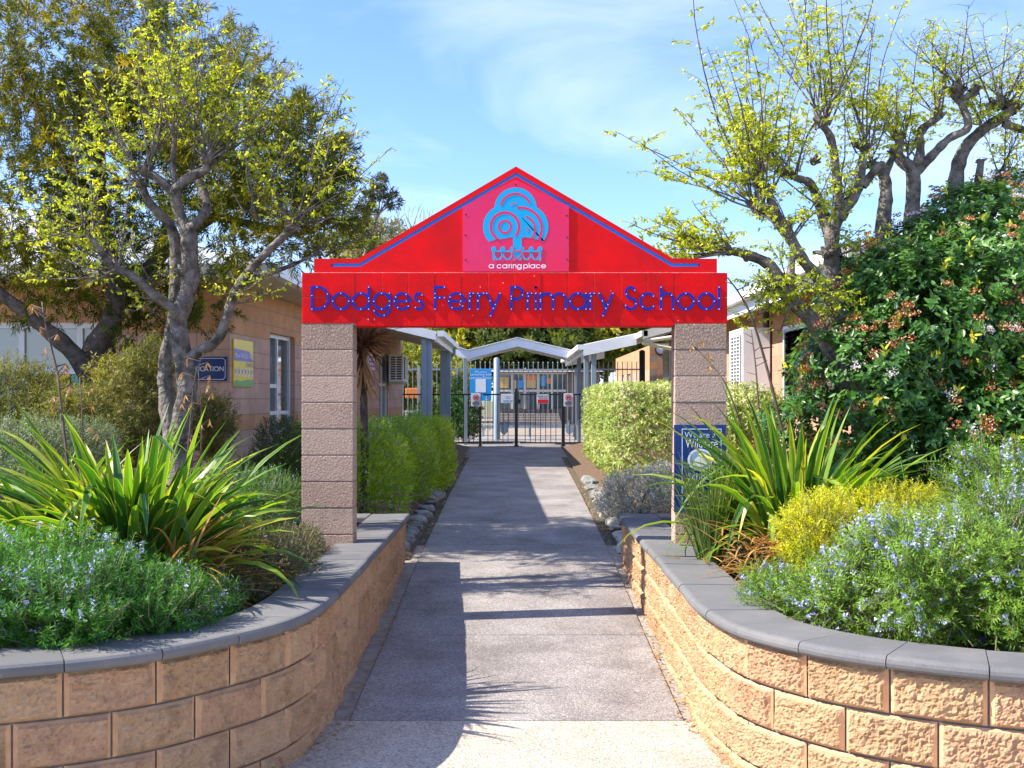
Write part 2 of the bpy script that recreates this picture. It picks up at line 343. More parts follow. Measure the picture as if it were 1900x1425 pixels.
def inv_ground(py):
    lo, hi = 2.5, 60
    for _ in range(50):
        mid = (lo + hi) / 2
        if VY + (EYE - zg(mid)) * F / mid > py: lo = mid
        else: hi = mid
    return lo
JY = [inv_ground(v) for v in (1337, 1178, 1079, 1010, 966, 930, 902, 880, 862, 848, 838)]
JY += [25.2, 28.5, 32]
def slabs(m, x0, x1, ya, yb, g=.005, top=0, n=4):
    xL, xR = x0, x1; yy = np.linspace(ya + g, yb - g, n)
    V = []
    for y in yy: V += [(xL, y, zg(y) + top), (xR, y, zg(y) + top)]
    for y in yy: V += [(xL, y, zg(y) - .06), (xR, y, zg(y) - .06)]
    k = 2 * n; f = [(2 * i, 2 * i + 1, 2 * i + 3, 2 * i + 2) for i in range(n - 1)]
    f += [(0, k, k + 1, 1), (k - 2, k - 1, 2 * k - 1, 2 * k - 2)]
    f += [(2 * i, 2 * i + 2, k + 2 * i + 2, k + 2 * i) for i in range(n - 1)] + [(2 * i + 1, k + 2 * i + 1, k + 2 * i + 3, 2 * i + 3) for i in range(n - 1)]
    m.add(V, f)
m = M()
for a, b in zip(JY, JY[1:]):
    slabs(m, -.93, .95, a, b) if b < 24 else slabs(m, -1.5, 3.4, a, b)
tag(m.build('path', PATHM), 'grey exposed aggregate concrete path between the planter walls', kind='structure')
m = M()
for a, b in zip(JY[:4], JY[1:4] + [10.5]):
    slabs(m, -1.2, -.938, a, min(b, 10.9), top=-.012); slabs(m, .958, 1.22, a, min(b, 10.9), top=-.012)
tag(m.build('path_edge_strip', STRIP), 'narrow concrete strips along both sides of the path', kind='structure')
m = M(); slabs(m, -25, 25, -40, JY[0], g=.004, top=.0, n=24)  # slab carried on wide behind the camera to bounce warm fill light
tag(m.build('footpath', APRON), 'pale concrete footpath in front of the path, extended unseen behind the camera to bounce light', kind='structure')
m = M(); V = []; yl = [-3, 2, 4, 6.24, 8.04, 10.54, 13, 16, 20, 25.9, 33]
for y in yl: V += [(-1.3, y, zg(y) - .02), (1.3, y, zg(y) - .02)]
m.add(V, [(2 * i, 2 * i + 1, 2 * i + 3, 2 * i + 2) for i in range(len(yl) - 1)])
tag(m.build('path_bed', JOINT), 'dark dirt in the joints under the path slabs', kind='structure')
# school yard beyond the gates
m = M(); m.box(-6, 6, 32.02, 60, .7, .945); tag(m.build('yard_paving', mat('yard_ground', (.30, .25, .20), (.2, .16, .12), 2, rough=.95)), 'pale paving of the yard beyond the gates', kind='structure')

# garden beds beyond the planters (uneven soil)
def bed(name, x0, x1, y0, y1, zf, mt, label, nx=30, ny=40, amp=.03):
    m = M(); X = np.linspace(x0, x1, nx); Y = np.linspace(y0, y1, ny); V = []
    for y in Y:
        for x in X: V.append((x, y, zf(x, y) + amp * noise.noise(Vector((x * 2.3, y * 2.3, 1.7)))))
    m.add(V, [(j * nx + i, j * nx + i + 1, (j + 1) * nx + i + 1, (j + 1) * nx + i) for j in range(ny - 1) for i in range(nx - 1)])
    return tag(m.build(name, mt, smooth=True), label, kind='structure')
bed('garden_soil', -12, -1.02, 10.7, 25.5, lambda x, y: zg(y) + min(.2, (-x - 1.02) * .25), MULCH, 'mulched garden bed left of the path')
bed('garden_soil', 1.06, 12, 10.7, 25.5, lambda x, y: zg(y) + min(.2, (x - 1.06) * .25), MULCH, 'mulched garden bed right of the path')

# ------------------------------------------------------------------ planter walls
DB = 1.15
def facepts(px): return [Vector(((x - VX) * DB / (y - VY), F * DB / (y - VY), 0)) for x, y in px]
LPX = [(0, 1259), (102, 1250), (188, 1241), (310, 1224), (417, 1201), (501, 1181), (560, 1160), (600, 1135)]
RPX = [(1297, 1137.5), (1370, 1183), (1467, 1210), (1562, 1230), (1693, 1248), (1833, 1264), (1900, 1268)]
L = facepts(LPX); L = [Vector((-4.6, 4.02, 0)), Vector((-3.4, 4.12, 0))] + L[:1] + L[2:]
L += [Vector((-1.025, 6.3, 0)), Vector((-1.02, 7.4, 0)), Vector((-1.02, 9, 0)), Vector((-1.02, 10.5, 0))]
Rr = facepts(RPX)
Rr = [Vector((1.0, 10.5, 0)), Vector((1.0, 9, 0)), Vector((1.0, 7.6, 0)), Vector((.995, 6.3, 0))] + Rr + [Vector((3.3, 4.0, 0)), Vector((4.6, 3.9, 0))]
def arc_table(pts):
    s = smooth_line(pts, 10); d = [0]
    for a, b in zip(s, s[1:]): d.append(d[-1] + (b - a).length)
    X = np.array([[p.x, p.y] for p in s]); d = np.array(d)
    # smooth once
    n = int(d[-1] / .04); u = np.linspace(0, d[-1], n); x = np.interp(u, d, X[:, 0]); y = np.interp(u, d, X[:, 1])
    for _ in range(14):
        x[1:-1] = (x[:-2] + 2 * x[1:-1] + x[2:]) / 4; y[1:-1] = (y[:-2] + 2 * y[1:-1] + y[2:]) / 4
    d = np.concatenate([[0], np.cumsum(np.hypot(np.diff(x), np.diff(y)))])
    return d, x, y
ZC = EYE - DB           # underside of coping
def planter(name, pts, outward, label, back_x):
    """outward = +1 when the outside lies on the right hand while walking along pts"""
    d, X, Y = arc_table(pts); Ltot = d[-1]
    def at(u):
        x = np.interp(u, d, X); y = np.interp(u, d, Y); e = .03
        tx = np.interp(min(u + e, Ltot), d, X) - np.interp(max(u - e, 0), d, X); ty = np.interp(min(u + e, Ltot), d, Y) - np.interp(max(u - e, 0), d, Y)
        l = math.hypot(tx, ty); tx /= l; ty /= l
        return Vector((x, y, 0)), Vector((ty * outward, -tx * outward, 0))
    root = thing(name, label, 'planter wall')
    w = M(); gx = 44; gz = 22
    for c in range(5):
        z1 = ZC - c * .2; z0 = z1 - .2; u = -(.4 if c % 2 == 0 else .2)
        while u < Ltot:
            u0, u1 = max(u, 0) , min(u + .4, Ltot); u += .4
            if u1 - u0 < .05: continue
            n = max(6, int(gx * (u1 - u0) / .4)); g = .0045; sd_ = random.uniform(0, 100); rv = random.random(); V = []; 
            bulge = random.uniform(.010, .020)
            for j in range(gz):
                v = j / (gz - 1); z = z0 + g + (z1 - z0 - 2 * g) * v
                for i in range(n):
                    uu = u0 + g + (u1 - u0 - 2 * g) * i / (n - 1); p, nn = at(uu)
                    eu = min(uu - u0, u1 - uu); ez = min(z - z0, z1 - z)
                    k = min(1, max(0, (eu - .013) / .014)) * min(1, max(0, (ez - .009) / .010))
                    dd = noise.noise(Vector((uu * 9 + sd_, z * 9, sd_))) * .014 + noise.noise(Vector((uu * 26, z * 26, sd_))) * .008 + noise.noise(Vector((uu * 75, z * 75, sd_))) * .013
                    off = -.034 + k * (bulge + .006 + dd) - (.006 if (i in (0, n - 1) or j in (0, gz - 1)) else 0)
                    q = p + nn * off; V.append((q.x, q.y, z))
            o = w.n; fm = []; fs = []
            for j in range(gz - 1):
                for i in range(n - 1):
                    f = (j * n + i, j * n + i + 1, (j + 1) * n + i + 1, (j + 1) * n + i)
                    uu = (u1 - u0) * (i + .5) / (n - 1); (fs if (min(uu, (u1 - u0) - uu) < .020 or j > gz - 3) else fm).append(f)
            if outward < 0: fm = [f[::-1] for f in fm]; fs = [f[::-1] for f in fs]
            w.add(V, fm, 0, rv)
            if fs:
                w.F.append(np.array(fs) + o); w.m.append(np.full(len(fs), 1))
    # mortar core behind the faces
    n = int(Ltot / .1); V = []
    for i in range(n + 1):
        p, nn = at(Ltot * i / n)
        for (off, z) in ((-.050, ZC - .002), (-.050, ZC - 1.1), (-.2, ZC - 1.1), (-.2, ZC - .002)):
            q = p + nn * off; V.append((q.x, q.y, z))
    w.add(V, [(4 * i + k, 4 * i + 4 + k, 4 * i + 4 + (k + 1) % 4, 4 * i + (k + 1) % 4) for i in range(n) for k in range(4)], 2)
    # end return running outwards at the back
    ex = pts[-1] if outward > 0 and name else pts[-1]
    bx = -1.02 if back_x < 0 else 1.0; s_ = -1 if back_x < 0 else 1
    for c in range(5):
        z1 = ZC - c * .2
        for k in range(8):
            a = bx + s_ * (.02 + k * .4 - (.2 if c % 2 else 0)); b_ = a + s_ * .392
            if s_ * (a - bx) < .02: a = bx + s_ * .02
            w.bbox(min(a, b_), max(a, b_), 10.36, 10.52, z1 - .194, z1 - .004, .008, 0, random.random())
    w.build('block_course', [SPLIT, SPLITM, MORTAR], root, smooth=False)
    # coping
    cp = M(); prof = [(-.345, 0), (-.345, .055), (-.02, .06)]
    for k in range(7):
        a = R(90 - k * 30); prof.append((-.010 + .028 * math.cos(a), .030 + .030 * math.sin(a)))
    prof.append((-.06, 0)); np_ = len(prof)
    us = [0]; 
    while us[-1] < Ltot - .35: us.append(us[-1] + .4)
    us.append(Ltot)
    for u0, u1 in zip(us, us[1:]):
        n = 7; V = []; rv = random.random(); dz = random.uniform(-.0015, .0015); g = random.uniform(.0015, .0035); doff = random.uniform(-.003, .003)
        for i in range(n):
            p, nn = at(u0 + g + (u1 - u0 - 2 * g) * i / (n - 1))
            for (o_, z) in prof: q = p + nn * (o_ + doff + .012); V.append((q.x, q.y, ZC + z + dz))
        f = [(i * np_ + k, i * np_ + (k + 1) % np_, (i + 1) * np_ + (k + 1) % np_, (i + 1) * np_ + k) for i in range(n - 1) for k in range(np_)]
        f += [tuple(range(np_))[::-1], tuple((n - 1) * np_ + k for k in range(np_))]
        cp.add(V, f, 0, rv)
        # mortar under the joint
    V = []; n = int(Ltot / .1)
    for i in range(n + 1):
        p, nn = at(Ltot * i / n)
        for (o_, z) in ((-.34, .003), (-.34, .050), (-.012, .054), (.006, .03), (-.012, .003)): q = p + nn * o_; V.append((q.x, q.y, ZC + z))
    cp.add(V, [(5 * i + k, 5 * i + 5 + k, 5 * i + 5 + (k + 1) % 5, 5 * i + (k + 1) % 5) for i in range(n) for k in range(5)], 1)
    for k in range(8):
        a = bx + s_ * (.345 + k * .4); b_ = a + s_ * .395
        cp.bbox(min(a, b_), max(a, b_), 10.19, 10.535, ZC, ZC + .058, .012, 0, random.random())
    cp.build('coping', [COPING, MORTAR], root)
    return at, Ltot
atL, LL = planter('planter_wall', L, 1, 'curved low wall of tan split-face blocks with grey coping, on the left side of the path', -1)
atR, LR = planter('planter_wall', Rr, 1, 'curved low wall of sunlit tan split-face blocks with grey coping, on the right side of the path', 1)
# soil inside the planters
def soilsheet(at, Lt, s_, label):
    m = M(); V = []; n = 70; k = 14
    for i in range(n + 1):
        p, nn = at(Lt * i / n); p = p - nn * .25
        q2 = Vector((s_ * 6.0, max(p.y, 4.3), 0))
        for j in range(k + 1):
            q = p.lerp(q2, j / k); q = Vector((q.x, q.y, .80 + .035 * noise.noise(Vector((q.x * 3, q.y * 3, 0))))); V.append(tuple(q))
    m.add(V, [(i * (k + 1) + j, i * (k + 1) + j + 1, (i + 1) * (k + 1) + j + 1, (i + 1) * (k + 1) + j) for i in range(n) for j in range(k)])
    return tag(m.build('planter_soil', SOIL, smooth=True), label, kind='structure')
soilsheet(atL, LL, -1, 'dark soil filling the left planter'); soilsheet(atR, LR, 1, 'dark soil filling the right planter')

# ------------------------------------------------------------------ the red arch
S0 = 245.0; YA = F / S0
def AX(px): return (px - VX) / S0
def AZ(py): return EYE - (py - VY) / S0
arch = thing('school_gateway', 'red painted block gateway with a pointed gable and blue lettering, standing over the path', 'gateway', loc=(0, 0, 0))
for (xa, xb, nm) in ((559.5, 655.5, 'p'), (1252, 1348.5, 'p')):
    m = M(); x0, x1 = AX(xa), AX(xb); zt = AZ(600)
    m.box(x0 + .006, x1 - .006, YA + .006, YA + .184, .3, zt, 1)
    z = zt; k = 0
    while z > .45:
        m.bbox(x0, x1, YA + random.uniform(-.002, .002), YA + .19, z - .197, z - .003, .006, 0, [0.0, .25, .5, .95, .55, .7, 1, .5, .8, .6][k % 10]); z -= .2; k += 1
    m.build('pillar', [PILLAR, MORTAR], arch, loc=(x0, YA, .5))
# beam
m = M(); zb, zt, zm = AZ(604), AZ(506), AZ(552)
m.box(AX(561), AX(1349), YA + .005, YA + .185, zb + .004, zt - .005, 1)
for (xa, xb) in ((560, 659), (1250.5, 1350)):
    m.bbox(AX(xa) + .001, AX(xb) - .001, YA - .001, YA + .19, AZ(600), zm - .0015, .004, 0); m.bbox(AX(xa) + .001, AX(xb) - .001, YA - .001, YA + .19, zm + .0015, zt, .004, 0)
n = 12; w_ = (1250.5 - 659) / n
for i in range(n): m.bbox(AX(659 + i * w_) + .001, AX(659 + (i + 1) * w_) - .001, YA + random.uniform(-.003, .001), YA + .19, zb - .006, zt, .004, 0, random.random())
m.build('beam', [RED, MORTAR], arch)
m = M(); m.box(AX(582), AX(1331), YA + .012, YA + .17, zt - .004, zt + .007); m.build('mortar_bed', CHIP, arch)
# gable with recessed groove
outl = [(582, 505), (1331, 505), (1331, 479.5), (1250, 479.5), (957.5, 308), (664, 479.5), (582, 479.5)]
gc = [(616, 491.3), (667, 491.3), (957.5, 323), (1248, 491.3), (1297, 491.3)]; hw = 3.1
def offs(line, w):
    L_, R_ = [], []
    for i, p in enumerate(line):
        p = Vector(p); a = (Vector(line[i]) - Vector(line[i - 1])).normalized() if i else None; b = (Vector(line[i + 1]) - p).normalized() if i < len(line) - 1 else None
        a = a or b; b = b or a; na = Vector((-a.y, a.x)); nb = Vector((-b.y, b.x)); nn = (na + nb).normalized(); k = w / max(.5, nn.dot(na))
        L_.append(p + nn * k); R_.append(p - nn * k)
    return L_, R_
gl, gr = offs(gc, hw)
def cap(c, d, k=6):
    base = math.atan2(d[1], d[0]); return [Vector((c[0] + hw * math.cos(base - PI / 2 + PI * i / k), c[1] + hw * math.sin(base - PI / 2 + PI * i / k))) for i in range(1, k)]
groove = gl + cap(gc[-1], (1, 0))[::-1] + gr[::-1] + cap(gc[0], (-1, 0))[::-1]
O = [Vector((AX(x), AZ(y), 0)) for x, y in outl]; G = [Vector((AX(p[0]), AZ(p[1]), 0)) for p in groove]
tri = tessellate_polygon([O, G]); allp = O + G
m = M(); yf = YA + .012; yb = YA + .034
m.add([(p.x, yf, p.y) for p in allp], [tuple(t) for t in tri])
for loop in (O, G):
    k = len(loop); m.add([(p.x, yf, p.y) for p in loop] + [(p.x, yb, p.y) for p in loop], [(i, (i + 1) % k, k + (i + 1) % k, k + i) for i in range(k)], 0 if loop is O else 1)
m.prism([(p.x, p.y) for p in O], yb, YA + .165, 0)
m.prism([(p.x, p.y) for p in [Vector((AX(q[0]), AZ(q[1]))) for q in offs(gc, hw + .5)[0] + offs(gc, hw + .5)[1][::-1]]], yb - .001, yb + .003, 1)
gb = m.build('gable', [REDS, BLUE], arch)

# ---- stroke lettering
def arc(cx, cy, r, a0, a1, n=22, ry=None):
    return [(cx + r * math.cos(R(a0 + (a1 - a0) * i / n)), cy - (ry or r) * math.sin(R(a0 + (a1 - a0) * i / n))) for i in range(n + 1)]
def glyph(ch, x0, x1, b, xh, cp, w):
    """strokes in picture-like coordinates (y down); b baseline, xh x-height, cp cap height"""
    h = w / 2; xl, xr = x0 + h, x1 - h; yb, yx, yc = b - h, b - xh + h, b - cp + h; cx = (xl + xr) / 2; r = (xr - xl) / 2; cy = (yb + yx) / 2; ry = (yb - yx) / 2; ds = xh * .36
    c = ch
    if c == 'D': return [[(xl, yb), (xl, yc), (xl + (xr - xl) * .35, yc)] + arc(xl + (xr - xl) * .35, (yb + yc) / 2, (xr - xl) * .65, 90, -90, 22, (yb - yc) / 2) + [(xl, yb)]]
    if c == 'o': return [arc(cx, cy, r, 0, 360, 36, ry)]
    if c == 'd': return [arc(cx, cy, r, 0, 360, 36, ry), [(xr, yc), (xr, yb)]]
    if c == 'a': return [arc(cx, cy, r, 0, 360, 36, ry), [(xr, yx), (xr, yb)]]
    if c == 'p': return [arc(cx, cy, r, 0, 360, 36, ry), [(xl, yx), (xl, yb + ds)]]
    if c == 'g': return [arc(cx, cy, r, 0, 360, 36, ry), [(xr, yx), (xr, yb)] + arc(cx, yb, r, 0, -165, 18, ds)]
    if c == 'e': return [[(xl, cy), (xr, cy)] + arc(cx, cy, r, 0, 322, 34, ry)]
    if c == 'c': return [arc(cx, cy, r, 40, 320, 28, ry)]
    if c == 's': q = ry / 2; return [arc(cx, yx + q, r * .92, 35, 270, 18, q) + arc(cx, yb - q, r, 90, -145, 18, q)[1:]]
    if c == 'S': q = (yb - yc) / 4; return [arc(cx, yc + q, r * .85, 25, 270, 18, q) + arc(cx, yb - q, r, 90, -160, 18, q)[1:]]
    if c == 'F': return [[(xr, yc), (xl, yc), (xl, yb)], [(xl, yc + (yb - yc) * .48), (xr, yc + (yb - yc) * .48)]]
    if c == 'P': q = (yb - yc) * .27; return [[(xl, yb), (xl, yc), (xr - q, yc)] + arc(xr - q, yc + q, q, 90, -90, 16) + [(xl, yc + 2 * q)]]
    if c == 'r': return [[(xl, yx), (xl, yb)], [(xl, yb - (yb - yx) * .55)] + arc(xr, yb - (yb - yx) * .55, xr - xl, 180, 92, 10, (yb - yx) * .45)]
    if c == 'n': return [[(xl, yx), (xl, yb)], arc(cx, yx + r, r, 180, 0, 16) + [(xr, yb)]]
    if c == 'h': return [[(xl, yc), (xl, yb)], arc(cx, yx + r, r, 180, 0, 16) + [(xr, yb)]]
    if c == 'm': q = (xr - xl) / 4; return [[(xl, yx), (xl, yb)], arc(xl + q, yx + q, q, 180, 0, 14) + [(xl + 2 * q, yb)], arc(xl + 3 * q, yx + q, q, 180, 0, 14) + [(xr, yb)]]
    if c == 'y': return [[(xl, yx), (cx, yb - ry * .1)], [(xr, yx), (cx - (xr - cx) * .42, yb + ds)]]
    if c == 'i': return [[(cx, yx), (cx, yb)], arc(cx, yc + h * .2, w * .05, 0, 360, 6)]
    if c == 'l': return [[(cx, yc), (cx, yb)]]
    return []
def ribbon(m, line, w, y0, th, fx, fz, mi=0):
    q = [Vector(line[0])]
    for p in line[1:]:
        if (Vector(p) - q[-1]).length > 1e-4: q.append(Vector(p))
    closed = (q[0] - q[-1]).length < 1e-3 and len(q) > 4
    if closed: q = q[:-1]
    n = len(q); A = []; B = []
    for i in range(n):
        a = (q[i] - q[i - 1]).normalized() if (i or closed) else None; b = (q[(i + 1) % n] - q[i]).normalized() if (i < n - 1 or closed) else None
        a = a or b; b = b or a; na = Vector((-a.y, a.x)); nb = Vector((-b.y, b.x)); nn = na + nb; nn = na if nn.length < .1 else nn.normalized(); k = (w / 2) / max(.6, nn.dot(na))
        A.append(q[i] + nn * k); B.append(q[i] - nn * k)
    V = []
    for y in (y0, y0 + th):
        V += [(fx(p.x), y, fz(p.y)) for p in A] + [(fx(p.x), y, fz(p.y)) for p in B]
    f = []; rg = range(n if closed else n - 1)
    for i in rg:
        j = (i + 1) % n; f += [(i, j, n + j, n + i), (i, 2 * n + i, 2 * n + j, j), (n + i, n + j, 3 * n + j, 3 * n + i)]
    m.add(V, f, mi)
    if not closed:
        for p in (q[0], q[-1]):      # round ends
            pts = [(fx(p.x + w / 2 * math.cos(a)), fz(p.y + w / 2 * math.sin(a))) for a in np.linspace(0, 2 * PI, 13)[:-1]]
            m.prism(pts, y0 - .0004, y0 + th, mi)
NAME = [('D', 577, 612.2), ('o', 615.7, 650), ('d', 652.8, 687), ('g', 691.7, 725.2), ('e', 729.9, 763.4), ('s', 767.6, 787.3), ('F', 805, 827), ('e', 830.6, 864), ('r', 869, 880.8), ('r', 884.5, 900), ('y', 901, 930),
        ('P', 946.5, 972.4), ('r', 976.5, 988.8), ('i', 991.6, 996.4), ('m', 1000.5, 1051.8), ('a', 1055.3, 1089.3), ('r', 1092.5, 1104.6), ('y', 1109, 1139), ('S', 1157.6, 1182), ('c', 1185.9, 1217.4), ('h', 1224, 1251), ('o', 1255.6, 1289), ('o', 1293.8, 1327), ('l', 1331.3, 1336)]
for ch, x0, x1 in NAME:
    st = glyph(ch, x0, x1, 576.2, 34, 45.5, 4.7); m = M(); dm = M(); cxm = (x0 + x1) / 2
    fx = lambda v: AX(v); fz = lambda v: AZ(v)
    for si, s_ in enumerate(st):
        ribbon(m, s_, 4.7, YA - .012 - .0003 * si, .013, fx, fz)
        L_ = [0]
        for a, b in zip(s_, s_[1:]): L_.append(L_[-1] + math.dist(a, b))
        if L_[-1] < 3: continue
        nd = max(2, int(L_[-1] / 21)); closed = math.dist(s_[0], s_[-1]) < .1
        for k in range(nd if closed else nd + 1):
            d_ = L_[-1] * k / nd; px = np.interp(d_, L_, [q[0] for q in s_]); py = np.interp(d_, L_, [q[1] for q in s_])
            dm.prism([(AX(px + 1.0 * math.cos(a)), AZ(py + 1.0 * math.sin(a))) for a in np.linspace(0, 2 * PI, 9)[:-1]], YA - .0165, YA - .011)
    lo_ = m.build('letter', LETB, arch); build_split(dm, 'screw_head', DOT, lo_)

# ---- emblem board
bo = thing('emblem_board', 'glossy magenta board with a cyan tree emblem, fixed to the middle of the gable', 'sign board')
yB = YA + .004
m = M(); m.prism([(AX(x), AZ(y)) for x, y in [(858.5, 503.8), (1055.8, 503.8), (1055.8, 382.6), (957.3, 333.2), (858.5, 383.5)]], yB, yB + .006); m.build('board', MAGENTA, bo)
m = M(); k7 = 7.307
EX = lambda u: AX(850 + u / k7); EZ = lambda v: AZ(320 + v / k7)
def disc(cx, cy, r, n=48): return [(cx + r * math.cos(a), cy + r * math.sin(a)) for a in np.linspace(0, 2 * PI, n + 1)[:-1]]
def shape(pts, lay, mi): m.prism([(EX(u), EZ(v)) for u, v in pts], yB - .0012 * lay, yB + .002, mi)
shape(disc(778, 490, 288), 1, 0)
a0 = math.degrees(math.atan2(-(935 - 735), 430 - 635)) ; shape([(430, 935)] + arc(635, 735, 298, 222, -25, 40) + [(745, 868), (575, 905), (515, 905)], 1.4, 0)
shape([(870, 866)] + arc(925, 735, 298, 205, -42, 40) + [(1180, 935), (1115, 915)], 1.8, 0)
shape([(700, 880), (750, 480), (860, 480), (900, 880)], 2.2, 0)
shape([(745, 860), (745, 1190), (862, 1190), (862, 860)], 2.0, 0)
def rb(pts, w, lay, mi): ribbon(m, pts, w, yB - .0012 * lay, .001, EX, EZ, mi)
rb(arc(778, 490, 203, 164, 22, 26), 27, 3, 1); rb(arc(778, 520, 100, 128, 85, 8), 14, 3, 1)
rb(arc(635, 735, 192, 238, -38, 40), 34, 3, 1); rb(arc(635, 737, 82, 0, 360, 32), 28, 3, 1)
rb(arc(850, 760, 283, 98, -30, 34), 32, 3.2, 1); rb(arc(860, 770, 183, 68, -38, 22), 26, 3.2, 1); rb(arc(900, 775, 48, 35, -35, 6), 14, 3.2, 1)
hx = [480, 605, 735, 865, 990, 1110]
rb([(470, 1068), (1120, 1068)], 20, 3.4, 0)
for i, x in enumerate(hx):
    shape(disc(x, 1035, 33, 18), 3.5 + .1 * i, 0); rb([(x, 1060), (x, 1105)], 34, 3.6, 0)
    if i < 5:
        mi_ = 0; x2 = hx[i + 1]; mid = (x + x2) / 2
        rb([(x, 1090), (x + 15, 1140), (mid - 18, 1178), (mid + 18, 1178), (x2 - 15, 1140), (x2, 1090)], 20, 3.7 if i != 2 else 4.4, 0 if i != 2 else 1)
rb([(480, 1100), (482, 1190)], 22, 3.8, 0); rb([(1110, 1100), (1112, 1190)], 22, 3.8, 0); rb([(752, 1068), (848, 1068)], 18, 4.6, 1); rb([(745, 1010), (748, 1050)], 12, 4.6, 1); rb([(850, 1012), (848, 1050)], 12, 4.6, 1)
m.build('tree_emblem', [CYAN, MAGENTA], bo)
m = M()
for ch, u0, u1 in [('a', 415, 485), ('c', 525, 590), ('a', 597, 668), ('r', 685, 712), ('i', 720, 729), ('n', 742, 792), ('g', 798, 862), ('p', 885, 950), ('l', 958, 967), ('a', 975, 1045), ('c', 1055, 1118), ('e', 1124, 1192)]:
    for si, s_ in enumerate(glyph(ch, u0, u1, 1300, 56, 76, 10)): rb(s_, 10, 1.2 + .2 * si, 0)
m.build('tagline', WLET, bo)
m = M()
for u, v in [(780, 165), (105, 570), (97, 850), (100, 1185), (1473, 583), (1478, 880), (1478, 1180)]: shape2 = m.prism([(EX(p[0]), EZ(p[1])) for p in disc(u, v, 11, 10)], yB - .003, yB + .002)
build_split(m, 'screw', SCREW, bo)

# ------------------------------------------------------------------ text on small signs
def text(body, size, loc, parent, m_, rot=(PI / 2, 0, 0), name='lettering', align='CENTER', sx=1.0, th=.0005):
    cu = bpy.data.curves.new(name, 'FONT'); cu.body = body; cu.size = size; cu.align_x = align; cu.align_y = 'CENTER'; cu.extrude = th; cu.space_line = .95
    cu.resolution_u = 3; cu.materials.append(m_); o = bpy.data.objects.new(name, cu); C.objects.link(o); o.location = loc; o.rotation_euler = rot; o.scale = (sx, 1, 1)
    bpy.context.view_layer.update(); dg = bpy.context.evaluated_depsgraph_get(); me = bpy.data.meshes.new_from_object(o.evaluated_get(dg))
    me.name = name; mw = o.matrix_local.copy(); bpy.data.objects.remove(o); me.transform(mw)
    o = bpy.data.objects.new(name, me); C.objects.link(o); o.parent = parent; return o
def plane_mat(n, c, rough=.35, spec=.5): return mat(n, c, rough=rough, spec=spec)
SIGNW = plane_mat('sign_white', (.78, .79, .8)); SIGNB = plane_mat('sign_blue', (.02, .32, .72)); NAVY = plane_mat('sign_navy', (.006, .03, .16), .25)
YEL = plane_mat('sign_yellow', (.86, .68, .02)); PURP = plane_mat('sign_violet', (.16, .14, .50)); GRN = plane_mat('sign_green', (.10, .42, .14)); INK = plane_mat('ink', (.02, .02, .03))
RSIGN = plane_mat('sign_red', (.75, .01, .015)); PURPLE = plane_mat('poster_purple', (.2, .04, .42)); LB = plane_mat('pale_blue', (.55, .68, .82)); ORG = plane_mat('orange_play', (.85, .22, .03)); TEAL = plane_mat('teal', (.05, .42, .5))

# ------------------------------------------------------------------ left building
# front faces the camera at Y=13.4; the path side runs back at a small angle
ZF = 13.4; CX0 = -3.46; ANG = math.atan(.0707)
def wallZ(px): return 4.407 / (.0707 - (px - VX) / F)
def wallX(Z): return CX0 + .0707 * (Z - ZF)
lb = thing('classroom_building', 'tan blockwork building with pale metal roof left of the path, behind the trees', 'building')
HT = 1.62      # wall top above eye level
def hole_wall(w0, w1, z0, z1, holes, th, mt, nm, parent, loc, rz):
    """wall in local x/z from w0 to w1 with rectangular holes (x0,x1,z0,z1); front face at local y=0"""
    m = M(); xs = sorted({w0, w1} | {h[0] for h in holes} | {h[1] for h in holes}); zs = sorted({z0, z1} | {h[2] for h in holes} | {h[3] for h in holes})
    for a, b in zip(xs, xs[1:]):
        for c, d in zip(zs, zs[1:]):
            cx, cz = (a + b) / 2, (c + d) / 2
            if any(h[0] < cx < h[1] and h[2] < cz < h[3] for h in holes): continue
            m.add([(a, 0, c), (b, 0, c), (b, 0, d), (a, 0, d)], [(0, 1, 2, 3)])
    for h in holes:
        a, b, c, d = h; m.add([(a, 0, c), (b, 0, c), (b, 0, d), (a, 0, d), (a, th, c), (b, th, c), (b, th, d), (a, th, d)], [(0, 4, 5, 1), (1, 5, 6, 2), (2, 6, 7, 3), (3, 7, 4, 0)])
    m.add([(w0, 0, z0), (w1, 0, z0), (w1, 0, z1), (w0, 0, z1), (w0, th, z0), (w1, th, z0), (w1, th, z1), (w0, th, z1)], [(0, 4, 7, 3), (1, 2, 6, 5), (3, 7, 6, 2), (4, 5, 6, 7)])
    o = m.build(nm, mt, parent); o.location = loc; o.rotation_euler = (0, 0, rz); return o
def window(parent, x0, x1, z0, z1, loc, rz, mull=(), trans=(), depth=.09, glass=None, fr=.055, split=None):
    m = M(); y0, y1 = depth - .03, depth + .03
    m.box(x0, x0 + fr, y0, y1, z0, z1); m.box(x1 - fr, x1, y0, y1, z0, z1); m.box(x0 + fr, x1 - fr, y0, y1, z1 - fr, z1); m.box(x0 + fr, x1 - fr, y0, y1, z0, z0 + fr)
    for q in mull: m.box(q - fr / 2, q + fr / 2, y0 + .002, y1 - .002, z0 + fr, z1 - fr)
    for (q, a, b) in trans: m.box(a, b, y0 + .006, y1 - .006, q - fr / 2, q + fr / 2)
    w = m.build('window', ALU, parent); w.location = loc; w.rotation_euler = (0, 0, rz)
    g = M(); g.box(x0 + fr * .5, x1 - fr * .5, depth + .004, depth + .012, z0 + fr * .5, z1 - fr * .5); g.build('pane', glass or GLASS, w)
    return w
